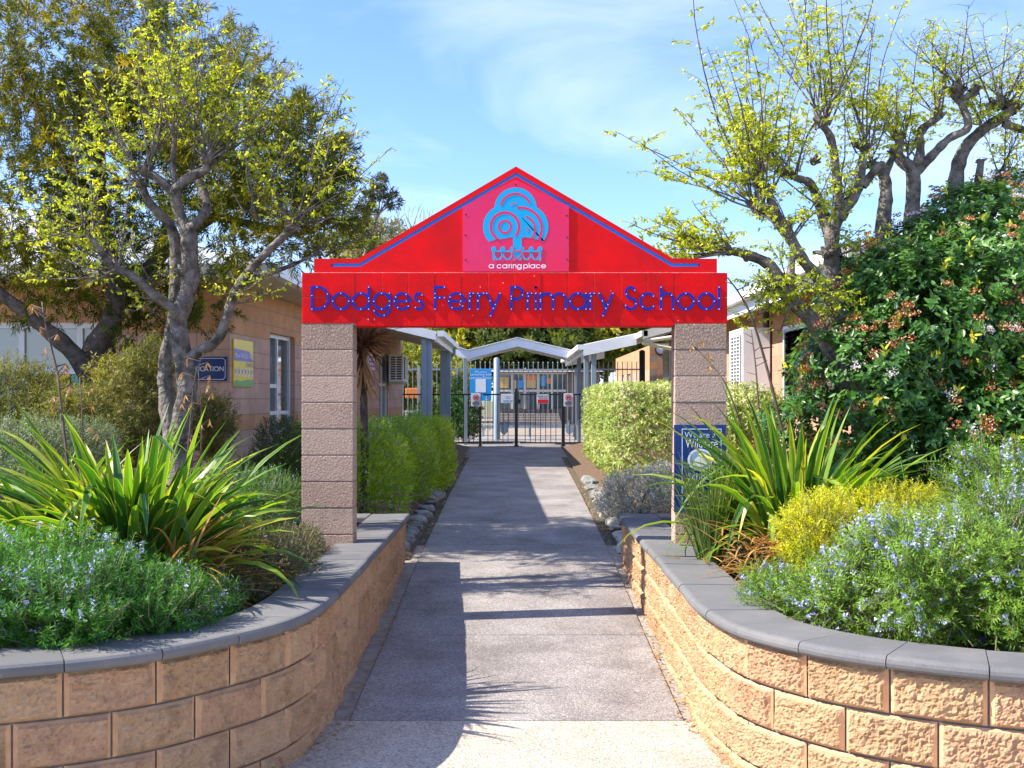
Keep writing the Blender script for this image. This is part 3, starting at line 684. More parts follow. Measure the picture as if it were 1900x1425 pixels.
# front wall: local x = world x, origin (CX0, ZF); z measured from eye level => location z = EYE
ox = Vector((CX0, ZF, EYE))
fw = [(-2.95 - 1.9, -1.42, .30, .93)]
hole_wall(-9, 0, -1.8, HT, [(-4.9, -1.42, -.12, .93)], .2, WALLL, 'wall', lb, ox, 0)
window(lb, -4.9, -1.42, .30, .93, ox, 0, mull=(-2.55, -1.72 - .12), glass=GLASSB, fr=.07)
m = M(); cols = [SIGNB, YEL, TEAL, YEL, TEAL, ALU]
for i, (a, b, k) in enumerate([(-4.9, -4.0, 1), (-4.0, -3.35, 2), (-3.35, -2.62, 0), (-2.62, -2.45, 5), (-2.45, -1.95, 3), (-1.95, -1.42, 2)]): m.box(a + .01, b - .01, .06, .09, -.12, .29, k)
for pn in build_split(m, 'painted_panel', cols, lb): pn.location = ox
# path side wall: local x runs back along the wall
sl = math.hypot(1, .0707); rzs = PI / 2 - ANG
def SU(px): return (wallZ(px) - ZF) * sl
hole_wall(0.002, 12.2, -1.8, HT, [(SU(501), SU(547), -.5, .905), (SU(703), SU(720), -.6, .95)], .2, WALLL, 'wall', lb, ox, rzs)
a, b = SU(501), SU(547)
window(lb, a, b, -.5, .905, ox, rzs, mull=((a + b) / 2 - .02,), trans=((.18, a, (a + b) / 2), (-.2, a, b)), depth=.10)
a, b = SU(703), SU(720); window(lb, a, b, -.6, .95, ox, rzs, mull=((a + b) / 2,), trans=((.3, a, b),), depth=.06)
# roof: hip, eave 0.6 m out
EXx = -2.80
def roofpt(x, y): 
    d = min(EXx - x, y - 12.75); return EYE + 1.545 + max(0, d) * .30
m = M(); N_ = 24
gx = [EXx - .0 - i * .42 for i in range(N_)]; gy = [12.75 + i * .5 for i in range(N_)]
Ax, Ay = EXx, 12.75; far_y = 24.9; far_x = -13.5; rd = 5.2
V = [(Ax, Ay, roofpt(Ax, Ay)), (Ax - rd, Ay + rd, roofpt(Ax - rd, Ay + rd)), (Ax, far_y, roofpt(Ax, far_y)), (Ax - rd, far_y, roofpt(Ax - rd, far_y)), (far_x, Ay, roofpt(far_x, Ay)), (far_x, Ay + rd, roofpt(far_x, Ay + rd))]
m.add(V, [(0, 2, 3, 1), (0, 1, 5, 4)], 0)
# standing ribs on both slopes
for i in range(28):
    y = 13.1 + i * .42; k = min(rd, y - Ay); m.tube([(Ax, y, roofpt(Ax, y) + .008), (Ax - k, y, EYE + 1.545 + k * .3 + .008)], .014, 4)
for i in range(24):
    x = Ax - .4 - i * .42; k = min(rd, Ax - x); m.tube([(x, Ay, EYE + 1.55), (x, Ay + k, EYE + 1.55 + k * .3)], .014, 4)
rf = m.build('roof', ROOFM, lb)
m = M(); m.add([(Ax + .01, Ay, EYE + 1.42), (Ax + .01, far_y, EYE + 1.42), (-3.7, far_y, EYE + 1.40), (-3.7, Ay, EYE + 1.40), (far_x, Ay, EYE + 1.42), (far_x, 13.6, EYE + 1.40), (Ax, 13.6, EYE + 1.401)], [(0, 1, 2, 3), (4, 5, 6, 0)]); m.build('eave_lining', CREAM, lb)
m = M(); m.box(Ax - .0, Ax + .12, Ay - .12, far_y, EYE + 1.40, EYE + 1.545); m.box(far_x, Ax, Ay - .12, Ay - .001, EYE + 1.40, EYE + 1.545); m.build('gutter', WHITE, lb)
# air conditioners
def aircon(label, x, y, z, w, d, h, face, mtc=WHITE, loc_side=0):
    """box unit; face=+1 fan side looks +X, -1 looks -X; w along the wall (y), d out from the wall (x)"""
    t = thing('air_conditioner', label, 'air conditioner', loc=(x, y, z))
    m = M(); xa, xb = (0, d) if face > 0 else (-d, 0); m.bbox(xa, xb, 0, w, 0, h, .012); m.build('housing', mtc, t)
    xf = xb if face > 0 else xa; m = M(); s = face
    m.box(min(xf, xf + s * .018), max(xf, xf + s * .018), w * .08, w * .72, h * .1, h * .9, 1)
    for k in range(15):
        zz = h * (.12 + .76 * k / 14); m.box(min(xf + s * .018, xf + s * .03), max(xf + s * .018, xf + s * .03), w * .08, w * .72, zz - .006, zz + .006, 0)
    for yy in (.08, .3, .5, .72): m.box(min(xf + s * .018, xf + s * .034), max(xf + s * .018, xf + s * .034), w * yy - .012, w * yy + .012, h * .1, h * .9, 0)
    m.build('fan_grille', [mtc, CILD], t)
    if loc_side:
        m = M()
        m.box(xa + .03, xb - .03, -.006, -.001, .04, h - .04, 1)
        for k in range(11): zz = .04 + (h - .08) * k / 10; m.box(xa + .03, xb - .03, -.016, -.006, zz - .008, zz + .008, 0)
        for q in (xa + .03, (xa + xb) / 2, xb - .03): m.box(q - .012, q + .012, -.018, -.0065, .04, h - .04, 0)
        m.build('coil_guard', [mtc, CILD], t)
    m = M()
    for yy in (.12, w - .16): m.box(xa - (0 if face > 0 else 0), xb, yy, yy + .04, -.05, -.002)
    build_split(m, 'bracket', CREAM, t); return t
CILD = mat('dark_coil', (.05, .055, .06), rough=.6)
aircon('small white air conditioner on the left building wall, behind the spiky bronze plant', wallX(23.3) + .1, 23.3, EYE + .36, .8, .32, .58, 1, loc_side=1)
# banner, nameplate, poster on the left building
def on_side(px, h): u = SU(px); return Vector((CX0 + math.sin(ANG) * u, ZF + math.cos(ANG) * u, EYE + h))
t = thing('wall_banner', 'yellow, violet and green school banner on the sunless pink wall left of the gateway', 'sign', loc=on_side(431, 0), rz=rzs)
bw = SU(467) - SU(431); m = M(); m.bbox(0, bw, -.02, -.002, .15, .735, .004); m.build('board', YEL, t)
m = M(); m.prism([(0.01, .62), (bw * .8, .60), (bw - .01, .47), (0.01, .47)], -.0235, -.021); m.build('violet_band', PURP, t)
m = M(); m.prism([(0.005, .155), (bw - .005, .155), (bw - .005, .235)] + [(bw * (1 - k / 8) , .235 + .012 * math.sin(k * .9)) for k in range(1, 8)] + [(0.005, .215)], -.0235, -.021); m.build('green_band', GRN, t)
text('Move Well Eat Well', .085, (bw / 2, -.0245, .535), t, SIGNW, sx=1.0); text('SCHOOL', .07, (bw * .8, -.022, .425), t, PURP)
m = M()
for k in range(6): m.prism([(bw * (.09 + .165 * k) + .035 * math.cos(a), .33 + .06 * math.sin(a)) for a in np.linspace(0, 2 * PI, 13)[:-1]], -.0235, -.021, 0); m.prism([(bw * (.09 + .165 * k) + .02 * math.cos(a), .34 + .035 * math.sin(a)) for a in np.linspace(0, 2 * PI, 9)[:-1]], -.0245, -.0236, 1)
m.build('picture_row', [SIGNW, PURP], t)
t = thing('nameplate', 'navy blue wall plate reading EDUCATION, half hidden behind the grey tree trunk', 'sign', loc=(0, 0, 0))
m = M(); m.bbox(-3.98, -3.485, ZF - .025, ZF - .005, EYE + .216, EYE + .51, .006); m.build('board', NAVY, t)
m = M(); c_ = .025
ribbon(m, [(-3.96, .235 + c_), (-3.96, .49 - c_), (-3.96 + c_, .49), (-3.505 - c_, .49), (-3.505, .49 - c_), (-3.505, .235 + c_), (-3.505 - c_, .235), (-3.96 + c_, .235), (-3.96, .235 + c_)], .006, ZF - .0265, .002, lambda v: v, lambda v: EYE + v); m.build('border', SIGNW, t)
text('EDUCATION', .085, (-3.74, ZF - .0265, EYE + .36), t, SIGNW, sx=.9)
t = thing('wall_poster', 'small purple poster on the left building wall beside the bronze plant', 'poster', loc=on_side(682, 0), rz=rzs)
bw = SU(694) - SU(682); m = M(); m.bbox(0, bw, -.02, -.002, .2, .88, .004); m.build('board', SIGNW, t)
m = M(); m.box(.03, bw - .03, -.024, -.021, .23, .85); m.build('print', PURPLE, t)
m = M(); 
for k in range(9): m.prism([(bw * (.2 + .3 * (k % 3)) + .07 * math.cos(a), .6 + .09 * (k // 3) + .035 * math.sin(a)) for a in np.linspace(0, 2 * PI, 9)[:-1]], -.027, -.0245)
m.build('picture_row', SIGNW, t)

# ------------------------------------------------------------------ left veranda, walkway gable, right canopy (one covered walk)
cw = thing('covered_walkway', 'white framed covered walkway with blue-grey posts beyond the gateway', 'walkway roof')
def rake(m, pts, y0, y1, th, mi=0):
    top = pts; n = len(pts)
    V = [(x, y0, EYE + h) for x, h in top] + [(x, y0, EYE + h - th) for x, h in top] + [(x, y1, EYE + h) for x, h in top] + [(x, y1, EYE + h - th) for x, h in top]
    f = []
    for i in range(n - 1): f += [(i, n + i, n + i + 1, i + 1), (2 * n + i, 2 * n + i + 1, 3 * n + i + 1, 3 * n + i), (i, i + 1, 2 * n + i + 1, 2 * n + i), (n + i, 3 * n + i, 3 * n + i + 1, n + i + 1)]
    f += [(0, 2 * n, 3 * n, n), (n - 1, 2 * n - 1, 4 * n - 1, 3 * n - 1)]
    m.add(V, f, mi)
def corr(m, xa, ha, xb, hb, y0, y1, mi=0, n=40):      # corrugated sheet spanning x, waves run across y
    V = []; k = int((y1 - y0) / .025)
    for j in range(k + 1):
        y = y0 + (y1 - y0) * j / k; dz = .010 * math.sin(2 * PI * (y - y0) / .1)
        V += [(xa, y, EYE + ha + dz), (xb, y, EYE + hb + dz)]
    m.add(V, [(2 * j, 2 * j + 1, 2 * j + 3, 2 * j + 2) for j in range(k)], mi)
# left veranda
m = M(); rake(m, [(-1.43, 1.225), (-2.75, 1.545)], 20, 20.05, .16); rake(m, [(-1.43, 1.20), (-2.6, 1.50)], 25.3, 25.35, .16)
m.box(-1.45, -1.40, 20.05, 25.3, EYE + 1.03, EYE + 1.15); build_split(m, 'fascia', WHITE, cw)
m = M(); m.box(-1.40, -1.28, 20.0, 25.35, EYE + 1.13, EYE + 1.235); m.build('gutter', WHITE, cw)
m = M(); corr(m, -1.42, 1.20, -2.75, 1.53, 20.05, 25.3); m.build('roof_sheet', UNDER, cw)
m = M()
for y in (21.5, 23.2, 24.8): rake(m, [(-1.45, 1.17), (-2.7, 1.46)], y, y + .05, .1)
build_split(m, 'rafter', CREAM, cw)
# walkway gable
zz = [(-1.44, 1.25), (-1.115, 1.14), (.064, 1.44), (1.51, 1.10)]
m = M(); rake(m, zz, 26.3, 26.36, .19); rake(m, [(a, b - .01) for a, b in zz], 27.5, 27.56, .19); build_split(m, 'fascia', WHITE, cw)
m = M()
for (a, b) in zip(zz, zz[1:]): corr(m, a[0], a[1] + .01, b[0], b[1] + .01, 26.3, 27.5)
m.build('roof_sheet', UNDER, cw)
m = M(); rake(m, [(a, b + .028) for a, b in zz], 26.26, 26.40, .02); m.tube([(.064, 26.25, EYE + 1.465), (.064, 27.5, EYE + 1.465)], .03, 8); m.build('barge_cap', WHITE, cw)
# right canopy
rc = [(1.37, 1.075), (2.43, 1.30)]
m = M(); rake(m, rc, 22, 22.05, .22); rake(m, rc, 29.9, 29.95, .2); m.box(1.37, 1.41, 22.05, 29.9, EYE + .9, EYE + 1.05); build_split(m, 'fascia', WHITE, cw)
m = M(); m.box(1.25, 1.37, 22, 29.95, EYE + .98, EYE + 1.08); m.build('gutter', WHITE, cw)
m = M(); corr(m, 1.38, 1.08, 3.7, 1.57, 22.05, 29.9); m.build('roof_sheet', UNDER, cw)
def post(x, y, w, h, dbl=False):
    m = M(); g = zg(y); m.bbox(x - w / 2, x + w / 2, y, y + w, g, EYE + h, .008)
    if dbl: m.bbox(x + w / 2 + .003, x + w * 1.5 - .01, y + .03, y + w - .01, g, EYE + h - .002, .008)
    m.build('post', POSTB, cw)
post(-1.65, 20.1, .10, 1.10, True); post(-1.60, 24.6, .12, 1.08, True)
post((863.5 - VX) / 77.4, 26.5, .095, 1.0); post((1074.5 - VX) / 77.4, 26.5, .095, 1.0); post((1087 - VX) / 90, 22.6, .095, .98); post((1101.5 - VX) / 92, 22.2, .10, 1.0)
m = M(); m.tube([(-1.36, 24.9, EYE + 1.13), (-1.36, 24.92, EYE + 1.02), (-1.46, 24.95, EYE + .9), (-1.50, 24.95, EYE + .8), (-1.5, 24.95, zg(25))], .035, 8); m.build('downpipe', POSTB, cw)

# ------------------------------------------------------------------ right building
rb_ = thing('classroom_building', 'orange-tan blockwork building with white eave, behind the big flowering shrub on the right', 'building')
WX = 3.72
def RY(px): return WX * F / (px - VX)
oR = Vector((WX, 26.0, EYE))        # local x runs toward the camera (rz=-90deg): local x = 26 - Y
def RU(px): return 26.0 - RY(px)
wA, wB = 26 - 15.2, 26 - 13.55
hole_wall(0, 26 - 11.6, -1.6, 1.40, [(wA, wB, -.06, .99)], .2, WALLR, 'wall', rb_, oR, -PI / 2)
m = M(); m.box(WX + .203, 10, 11.6, 11.8, EYE - 1.6, EYE + 1.4); o = m.build('wall', WALLR, rb_)
window(rb_, wA, wB, -.06, .99, oR, -PI / 2, mull=(), depth=.10)
# security mesh: expanded metal diamonds in a frame
m = M(); fr = .045; m.box(wA, wA + fr, -.03, .02, -.06, .99); m.box(wB - fr, wB, -.03, .02, -.06, .99); m.box(wA + fr, wB - fr, -.03, .02, .99 - fr, .99); m.box(wA + fr, wB - fr, -.03, .02, -.06, -.06 + fr)
dx, dz = .052, .115; nxm = int((wB - wA - 2 * fr) / dx); nzm = int((1.05 - 2 * fr) / dz)
for i in range(nxm):
    for j in range(nzm + 1):
        for s_ in (0, 1):
            x = wA + fr + (i + .5 * s_) * dx; z = -.06 + fr + (j + .5 * s_) * dz
            if z + dz > .99 - fr + .03: continue
            a = Vector((x, 0, z)); b = Vector((x + dx / 2, 0, z + dz / 2)); w = .015
            for (p, q) in ((a, b), (Vector((x + dx / 2, 0, z + dz / 2)), Vector((x, 0, z + dz))), ):
                m.add([(p.x - w, -.012, p.z), (p.x + w, -.012, p.z), (q.x + w, -.012, q.z), (q.x - w, -.012, q.z)], [(0, 1, 2, 3)])
                p2, q2 = Vector((2 * x - p.x, 0, p.z)), Vector((2 * x - q.x, 0, q.z))
                m.add([(p2.x - w, -.012, p2.z), (p2.x + w, -.012, p2.z), (q2.x + w, -.012, q2.z), (q2.x - w, -.012, q2.z)], [(0, 1, 2, 3)])
sc = m.build('security_screen', ALU, rb_); sc.location = oR; sc.rotation_euler = (0, 0, -PI / 2)
# roof
ex = 3.28
m = M(); y0, y1 = 11.0, 21.8; rdd = 4.6
m.add([(ex - .02, y0, EYE + 1.505), (ex - .02, y1, EYE + 1.505), (ex + rdd, y1, EYE + 1.505 + rdd * .3), (ex + rdd, y0 + 2, EYE + 1.505 + rdd * .3)], [(0, 3, 2, 1)])
m.add([(ex - .02, y0, EYE + 1.505), (ex + rdd, y0 + 2, EYE + 1.505 + rdd * .3), (12, y0 + 2, EYE + 1.505 + rdd * .3), (12, y0, EYE + 1.505)], [(0, 3, 2, 1)])
for i in range(26):
    y = y0 + .35 + i * .42
    k = min(rdd, max(.2, (y - y0) * rdd / 2)); m.tube([(ex, y, EYE + 1.512), (ex + k, y, EYE + 1.512 + k * .3)], .014, 4)
m.build('roof', ROOFM, rb_)
m = M(); m.box(ex - .13, ex - .01, y0 - .1, y1, EYE + 1.38, EYE + 1.51); m.box(ex, 12, y0 - .12, y0 - .01, EYE + 1.38, EYE + 1.51); m.build('gutter', WHITE, rb_)
m = M(); m.add([(ex, y0, EYE + 1.37), (ex, y1, EYE + 1.37), (WX + .1, y1, EYE + 1.365), (WX + .1, y0, EYE + 1.365)], [(0, 1, 2, 3)]); m.build('eave_lining', CREAM, rb_)
m = M(); m.box(ex - .01, ex + .03, y0, y1, EYE + 1.22, EYE + 1.385); m.build('fascia', WHITE, rb_)
# lower rear eave with bracket
m = M(); m.box(2.35, 2.47, 15, 21.98, EYE + 1.16, EYE + 1.27) if False else m.box(2.41, 2.53, 21.0, 22.0, EYE + 1.19, EYE + 1.30)
rake(m, [(2.45, 1.30), (3.6, 1.62)], 21.0, 21.05, .16); m.build('return_fascia', CREAM, rb_)
m = M(); m.tube([(2.5, 21.6, EYE + 1.10), (3.68, 21.6, EYE + .86)], .045, 4); m.tube([(2.5, 21.6, EYE + 1.12), (3.6, 21.6, EYE + 1.28)], .04, 4); build_split(m, 'eave_bracket', CREAM, rb_)
m = M(); m.tube([(WX - .08, 16.0, EYE + 1.35), (WX - .08, 16.0, zg(16))], .05, 10); m.build('downpipe', mat('brown_pipe', (.06, .045, .035), rough=.5), rb_)
# rear block
m = M(); m.box(3.863, 9, 30, 30.2, EYE - 1.3, EYE + 1.5); m.build('wall', WALLR, rb_)
rear = hole_wall(0, 10, -1.3, 1.45, [(2.2, 3.0, -1, .8), (4.2, 5.2, -.3, .8)], .2, WALLR, 'wall', rb_, Vector((3.66, 40, EYE)), -PI / 2)
for q in ((2.2, 3.0, -1, .8), (4.2, 5.2, -.3, .8)): window(rb_, *q, Vector((3.66, 40, EYE)), -PI / 2, mull=((q[0] + q[1]) / 2,))
aircon('large white air conditioner on the right building wall beside the right pillar', WX - .03, 15.95, EYE + .10, 1.0, .40, .93, -1)
aircon('distant white air conditioner seen edge-on against the inner side of the right pillar', WX - .03, 24.0, EYE + .42, 1.0, .34, .7, -1)
t = thing('wall_lamp', 'round white wall lamp with a dark rim under the right canopy', 'lamp', loc=(0, 0, 0))
lx, lz = (1225 - VX) / 68.3, EYE + (VY - 649) / 68.3
m = M(); m.prism([(lx + .15 * math.cos(a), lz + .15 * math.sin(a)) for a in np.linspace(0, 2 * PI, 25)[:-1]], 29.9, 29.998); m.build('rim', INK, t)
m = M(); V = []; f = []
for j in range(6):
    r_ = .12 * math.cos(j * PI / 11); V += [(lx + r_ * math.cos(a), 29.9 - .07 * math.sin(j * PI / 11), lz + r_ * math.sin(a)) for a in np.linspace(0, 2 * PI, 21)[:-1]]
for j in range(5): f += [(j * 20 + i, j * 20 + (i + 1) % 20, j * 20 + 20 + (i + 1) % 20, j * 20 + 20 + i) for i in range(20)]
m.add(V, f); m.add(V[-20:], [tuple(range(20))]); m.build('shade', SIGNW, t, smooth=True)
t = thing('wall_switch', 'small red alarm box high on the right building wall under the eave', 'alarm'); m = M(); bx_ = (1243.5 - VX) / 84; m.bbox(bx_ - .04, bx_ + .02, 24.2, 24.3, EYE + 1.14, EYE + 1.28, .01); m.build('housing', RSIGN, t)
m = M(); m.box(bx_ - .03, bx_ + .01, 24.194, 24.2, EYE + 1.18, EYE + 1.22); m.build('label_strip', SIGNW, t)

# ------------------------------------------------------------------ fences and gates
def railpanel(name, label, cat, xa, xb, y, ztop, zbot, pitch, w, mt, ext=0.0, rail=.035, posts=(), group=None, spear=False, postw=.06, postex=.03, extra=None):
    t = thing(name, label, cat, group)
    m = M(); m.box(xa, xb, y - rail / 2, y + rail / 2, ztop - rail, ztop); m.box(xa, xb, y - rail / 2, y + rail / 2, zbot, zbot + rail); build_split(m, 'rail', mt, t)
    m = M(); n = max(1, int(round((xb - xa) / pitch)))
    for i in range(1, n):
        x = xa + (xb - xa) * i / n; zt_ = ztop + ext - (0 if ext else rail)
        m.box(x - w / 2, x + w / 2, y - w / 2 + (0 if not ext else 0), y + w / 2, zbot + (rail if not ext else -.05), zt_)
        if spear:
            h_ = .035; q = w * .9; m.V[-1] = np.concatenate([m.V[-1], [[x - q, y - q, zt_ + .004], [x + q, y - q, zt_ + .004], [x + q, y + q, zt_ + .004], [x - q, y + q, zt_ + .004], [x, y, zt_ + h_]]]); m.r[-1] = np.full(13, .5); o_ = m.n - 8
            m.F.append(o_ + np.array([[8, 9, 12], [9, 10, 12], [10, 11, 12], [11, 8, 12]])); m.m.append(np.zeros(4, int)); m.F.append(o_ + np.array([[8, 11, 10, 9]])); m.m.append(np.zeros(1, int)); m.n += 5
    build_split(m, 'picket', mt, t)
    for px_ in posts:
        m = M(); m.bbox(px_ - postw / 2, px_ + postw / 2, y - postw / 2, y + postw / 2, zg(y) - .02, ztop + postex, .004); m.box(px_ - postw * .8, px_ + postw * .8, y - postw * .8, y + postw * .8, zg(y), zg(y) + .02)
        m.build('post', mt, t)
    return t
YG = 25.9; sg = F / YG; gx_ = lambda px: (px - VX) / sg; gz_ = lambda py: EYE - (py - VY) / sg
zt_, zb_ = gz_(730.5), gz_(823)
railpanel('pool_style_fence', 'low black metal fence left of the gates, running behind the blue-grey posts', 'fence', gx_(704), gx_(888), YG, zt_, zb_, .116, .016, BLACKM, posts=(gx_(702), gx_(891)))
g1 = railpanel('low_gate', 'left leaf of the low black double gate, carrying a plain white notice', 'gate', gx_(896), gx_(952), YG, zt_, zb_, .116, .016, BLACKM, posts=(gx_(958),), postw=.075, postex=.12)
m = M(); m.bbox(gx_(956), gx_(966), YG - .06, YG - .04, gz_(749), gz_(741), .004); m.tube([(gx_(961), YG - .05, gz_(725)), (gx_(961), YG - .05, gz_(745))], .02, 8); m.build('latch', BLACKM, g1)
railpanel('low_gate', 'right leaf of the low black double gate, carrying the white notice with a red block', 'gate', gx_(965), gx_(1041), YG, zt_, zb_, .116, .016, BLACKM, posts=())
railpanel('pool_style_fence', 'short low black metal fence between the gates and the right hedge', 'fence', gx_(1048), gx_(1085), YG, zt_, zb_, .116, .016, BLACKM, posts=(gx_(1045),), postw=.075)
# tall grey fences behind
YT = 29.4; st_ = F / YT; tx = lambda px: (px - VX) / st_; tz = lambda py: EYE - (py - VY) / st_
railpanel('tall_fence', 'tall grey picket fence left of the gates, with the blue notice hung on it', 'fence', tx(712), tx(918), YT, tz(684), tz(795), .13, .022, GREYF, ext=.16, rail=.04, posts=(tx(778), tx(848)), spear=True, postw=.06)
railpanel('tall_gate', 'tall grey picket gate beyond the low black gates', 'gate', tx(926), tx(1071), YT, tz(684.5), tz(789), .13, .022, GREYF, ext=.16, rail=.04, posts=(tx(926), tx(1068)), spear=True, postw=.055)
railpanel('tall_fence', 'tall grey picket fence above the right hedge under the canopy', 'fence', tx(1076), tx(1190), YT, tz(684), tz(795), .13, .022, GREYF, ext=.16, rail=.04, posts=(tx(1086),), spear=True, postw=.06)
t = thing('gate_post', 'thick blue-grey round-topped post left of the tall gate', 'post'); m = M(); m.tube([(tx(921.5), YT - .1, .88), (tx(921.5), YT - .1, tz(666)), (tx(921.5), YT - .1, tz(663.5))], [.075, .075, .03], 14); m.build('shaft', POSTB, t, smooth=True); m = M(); m.box(tx(921.5) - .1, tx(921.5) + .1, YT - .2, YT, .90, .92); m.build('base_plate', POSTB, t)
t = thing('gate_post', 'black fence post against the orange wall under the right canopy', 'post'); m = M(); m.tube([(3.0, 26.0, .9), (3.0, 26.0, EYE + 1.12), (3.0, 26.0, EYE + 1.15)], [.07, .07, .03], 10); m.build('shaft', BLACKM, t); m = M(); m.box(2.9, 3.1, 25.9, 26.1, .9, .915); m.build('base_plate', BLACKM, t)
t = thing('steel_gate_rail', 'low blue-grey steel rail across the yard behind the gates', 'rail'); m = M(); m.box(tx(890), tx(1075), 31.2, 31.26, EYE - (789 - 740) * 31.2 / F - .08, EYE - (789 - 740) * 31.2 / F); m.build('rail', POSTB, t)
m = M()
for px_ in (893, 985, 1072): m.box(tx(px_) - .03, tx(px_) + .03, 31.2 + .06, 31.3, .9, EYE - (789 - 740) * 31.2 / F)
build_split(m, 'leg', POSTB, t)
for px_, lab in ((935.5, 'left one of two blue-grey steel pointed plates hanging behind the gates'), (1056, 'right one of two blue-grey steel pointed plates hanging behind the gates')):
    t = thing('pointed_plate', lab, 'plate', group='pointed plates behind the gates'); m = M(); x = tx(px_)
    pts = [(x - .1, tz(788)), (x + .1, tz(788)), (x + .1, tz(801)), (x, tz(807.5)), (x - .1, tz(801))]; m.prism(pts, YT - .12, YT - .05); m.build('plate', POSTB, t)
    m = M(); m.box(x - .02, x + .02, YT - .05, YT - .02, tz(790), tz(780)); m.build('hanger', GREYF, t)

# signs on the gates
def gate_sign(name, label, px0, py0, px1, py1, base=SIGNW, y=None):
    yy = (y or YG) - .045; t = thing(name, label, 'sign'); k = F / yy
    X = lambda p: (p - VX) / k; Z = lambda p: EYE - (p - VY) / k
    m = M(); m.bbox(X(px0), X(px1), yy, yy + .012, Z(py1), Z(py0), .004); m.build('board', base, t); return t, X, Z, yy
for (a, b, lab) in ((874, 892, 'white no-dogs notice on the gate post left of the black gates'), (1046, 1063.5, 'white no-dogs notice on the gate post right of the black gates')):
    t, X, Z, yy = gate_sign('no_dogs_sign', lab, a, 730, b, 754); t['group'] = 'no-dogs notices on the gate posts'; c = (a + b) / 2; m = M()
    fx, fz = X, Z
    ribbon(m, arc(c, 737.6, 5.0, 0, 360, 24), 1.3, yy - .006, .003, fx, fz); ribbon(m, [(c - 3.5, 734.1), (c + 3.5, 741.1)], 1.2, yy - .007, .003, fx, fz); m.build('ban_ring', RSIGN, t)
    m = M(); m.prism([(X(c + u), Z(737.6 + v)) for u, v in [(-3.2, -2.4), (-1.6, -1.2), (1.6, -1.2), (2.6, -2.6), (3.6, -1.6), (2.4, .2), (2.2, 3), (1.3, 3), (1.2, 1), (-1.6, 1), (-2, 3), (-2.9, 3), (-2.4, -.2)]], yy - .0045, yy - .001); m.build('dog_symbol', INK, t)
    m = M()
    for v, w in ((745.4, 5), (747.4, 7), (749.3, 6.4), (751.2, 5.2)): m.box(X(c - w), X(c + w), yy - .003, yy - .001, Z(v + .45), Z(v - .45))
    m.build('small_print', INK, t)
t, X, Z, yy = gate_sign('notice', 'plain pale notice wired to the left gate leaf', 929.5, 731, 953, 748); m = M()
for v, w in ((735, 4), (738, 4.5), (742, 9), (744.5, 8)): m.box(X(941.3 - w), X(941.3 + w), yy - .003, yy - .001, Z(v + .4), Z(v - .4))
m.build('small_print', LB, t)
t, X, Z, yy = gate_sign('notice', 'white notice with a red block wired to the right gate leaf', 996, 732, 1018.5, 749)
text('PLEASE SHUT', .05, (X(1007), yy - .002, Z(734.8)), t, INK, sx=.9); text('THE GATE', .05, (X(1007), yy - .002, Z(739)), t, INK, sx=.9)
m = M(); m.box(X(997.5), X(1017), yy - .004, yy - .001, Z(748), Z(741.3)); m.build('red_block', RSIGN, t)
t, X, Z, yy = gate_sign('notice_board', 'tall blue notice hung on the tall grey fence left of the gates', 872, 684.5, 912, 744, SIGNB, y=YT - .02)
text('We are a', .085, (X(892), yy - .002, Z(690)), t, SIGNW); text('Launching into\nLearning School', .098, (X(892), yy - .002, Z(698)), t, SIGNW)
m = M(); m.box(X(882.5), X(901.5), yy - .004, yy - .001, Z(728), Z(703)); m.build('white_panel', SIGNW, t)
m = M(); ribbon(m, arc(904, 738.5, 2.2, 0, 360, 12), .9, yy - .004, .002, X, Z); m.prism([(X(901), Z(741.5)), (X(908), Z(741.5)), (X(906), Z(742.6)), (X(902), Z(742.6))], yy - .004, yy - .001); m.build('small_mark', SIGNW, t)
# navy sign on the right pillar
t = thing('pillar_sign', 'navy sign with white border and round picture fixed to the foot of the right pillar', 'sign'); yy = YA - .022
m = M(); m.bbox(AX(1250), AX(1346), yy, yy + .018, AZ(950), AZ(788), .004); m.build('board', NAVY, t)
m = M(); ribbon(m, [(1265, 935), (1265, 796), (1337, 796), (1337, 935), (1265, 935)], 1.6, yy - .0015, .002, AX, AZ); m.build('border', LB, t)
text('We are a', .062, (AX(1298), yy - .002, AZ(807)), t, LB); text('Wildcare', .10, (AX(1301), yy - .002, AZ(823)), t, SIGNW, sx=.66); text('School', .07, (AX(1298), yy - .002, AZ(884)), t, LB)

m = M(); m.prism([(AX(1298 + 23 * math.cos(a)), AZ(853 + 21 * math.sin(a))) for a in np.linspace(0, 2 * PI, 33)[:-1]], yy - .002, yy - .0005, 0)
m.prism([(AX(1298 + 19.5 * math.cos(a)), AZ(853 + 17.5 * math.sin(a))) for a in np.linspace(0, 2 * PI, 33)[:-1]], yy - .0032, yy - .0021, 1)
m.prism([(AX(u), AZ(v)) for u, v in [(1283, 862), (1290, 850), (1297, 846), (1303, 838), (1309, 842), (1307, 850), (1312, 860), (1300, 866)]], yy - .0044, yy - .0033, 0); m.build('round_picture', [SIGNW, plane_mat('grey_blue', (.28, .38, .5))], t)
m = M(); m.box(AX(1276), AX(1292), yy - .002, yy - .0005, AZ(918), AZ(911)); m.build('small_mark', TEAL, t)

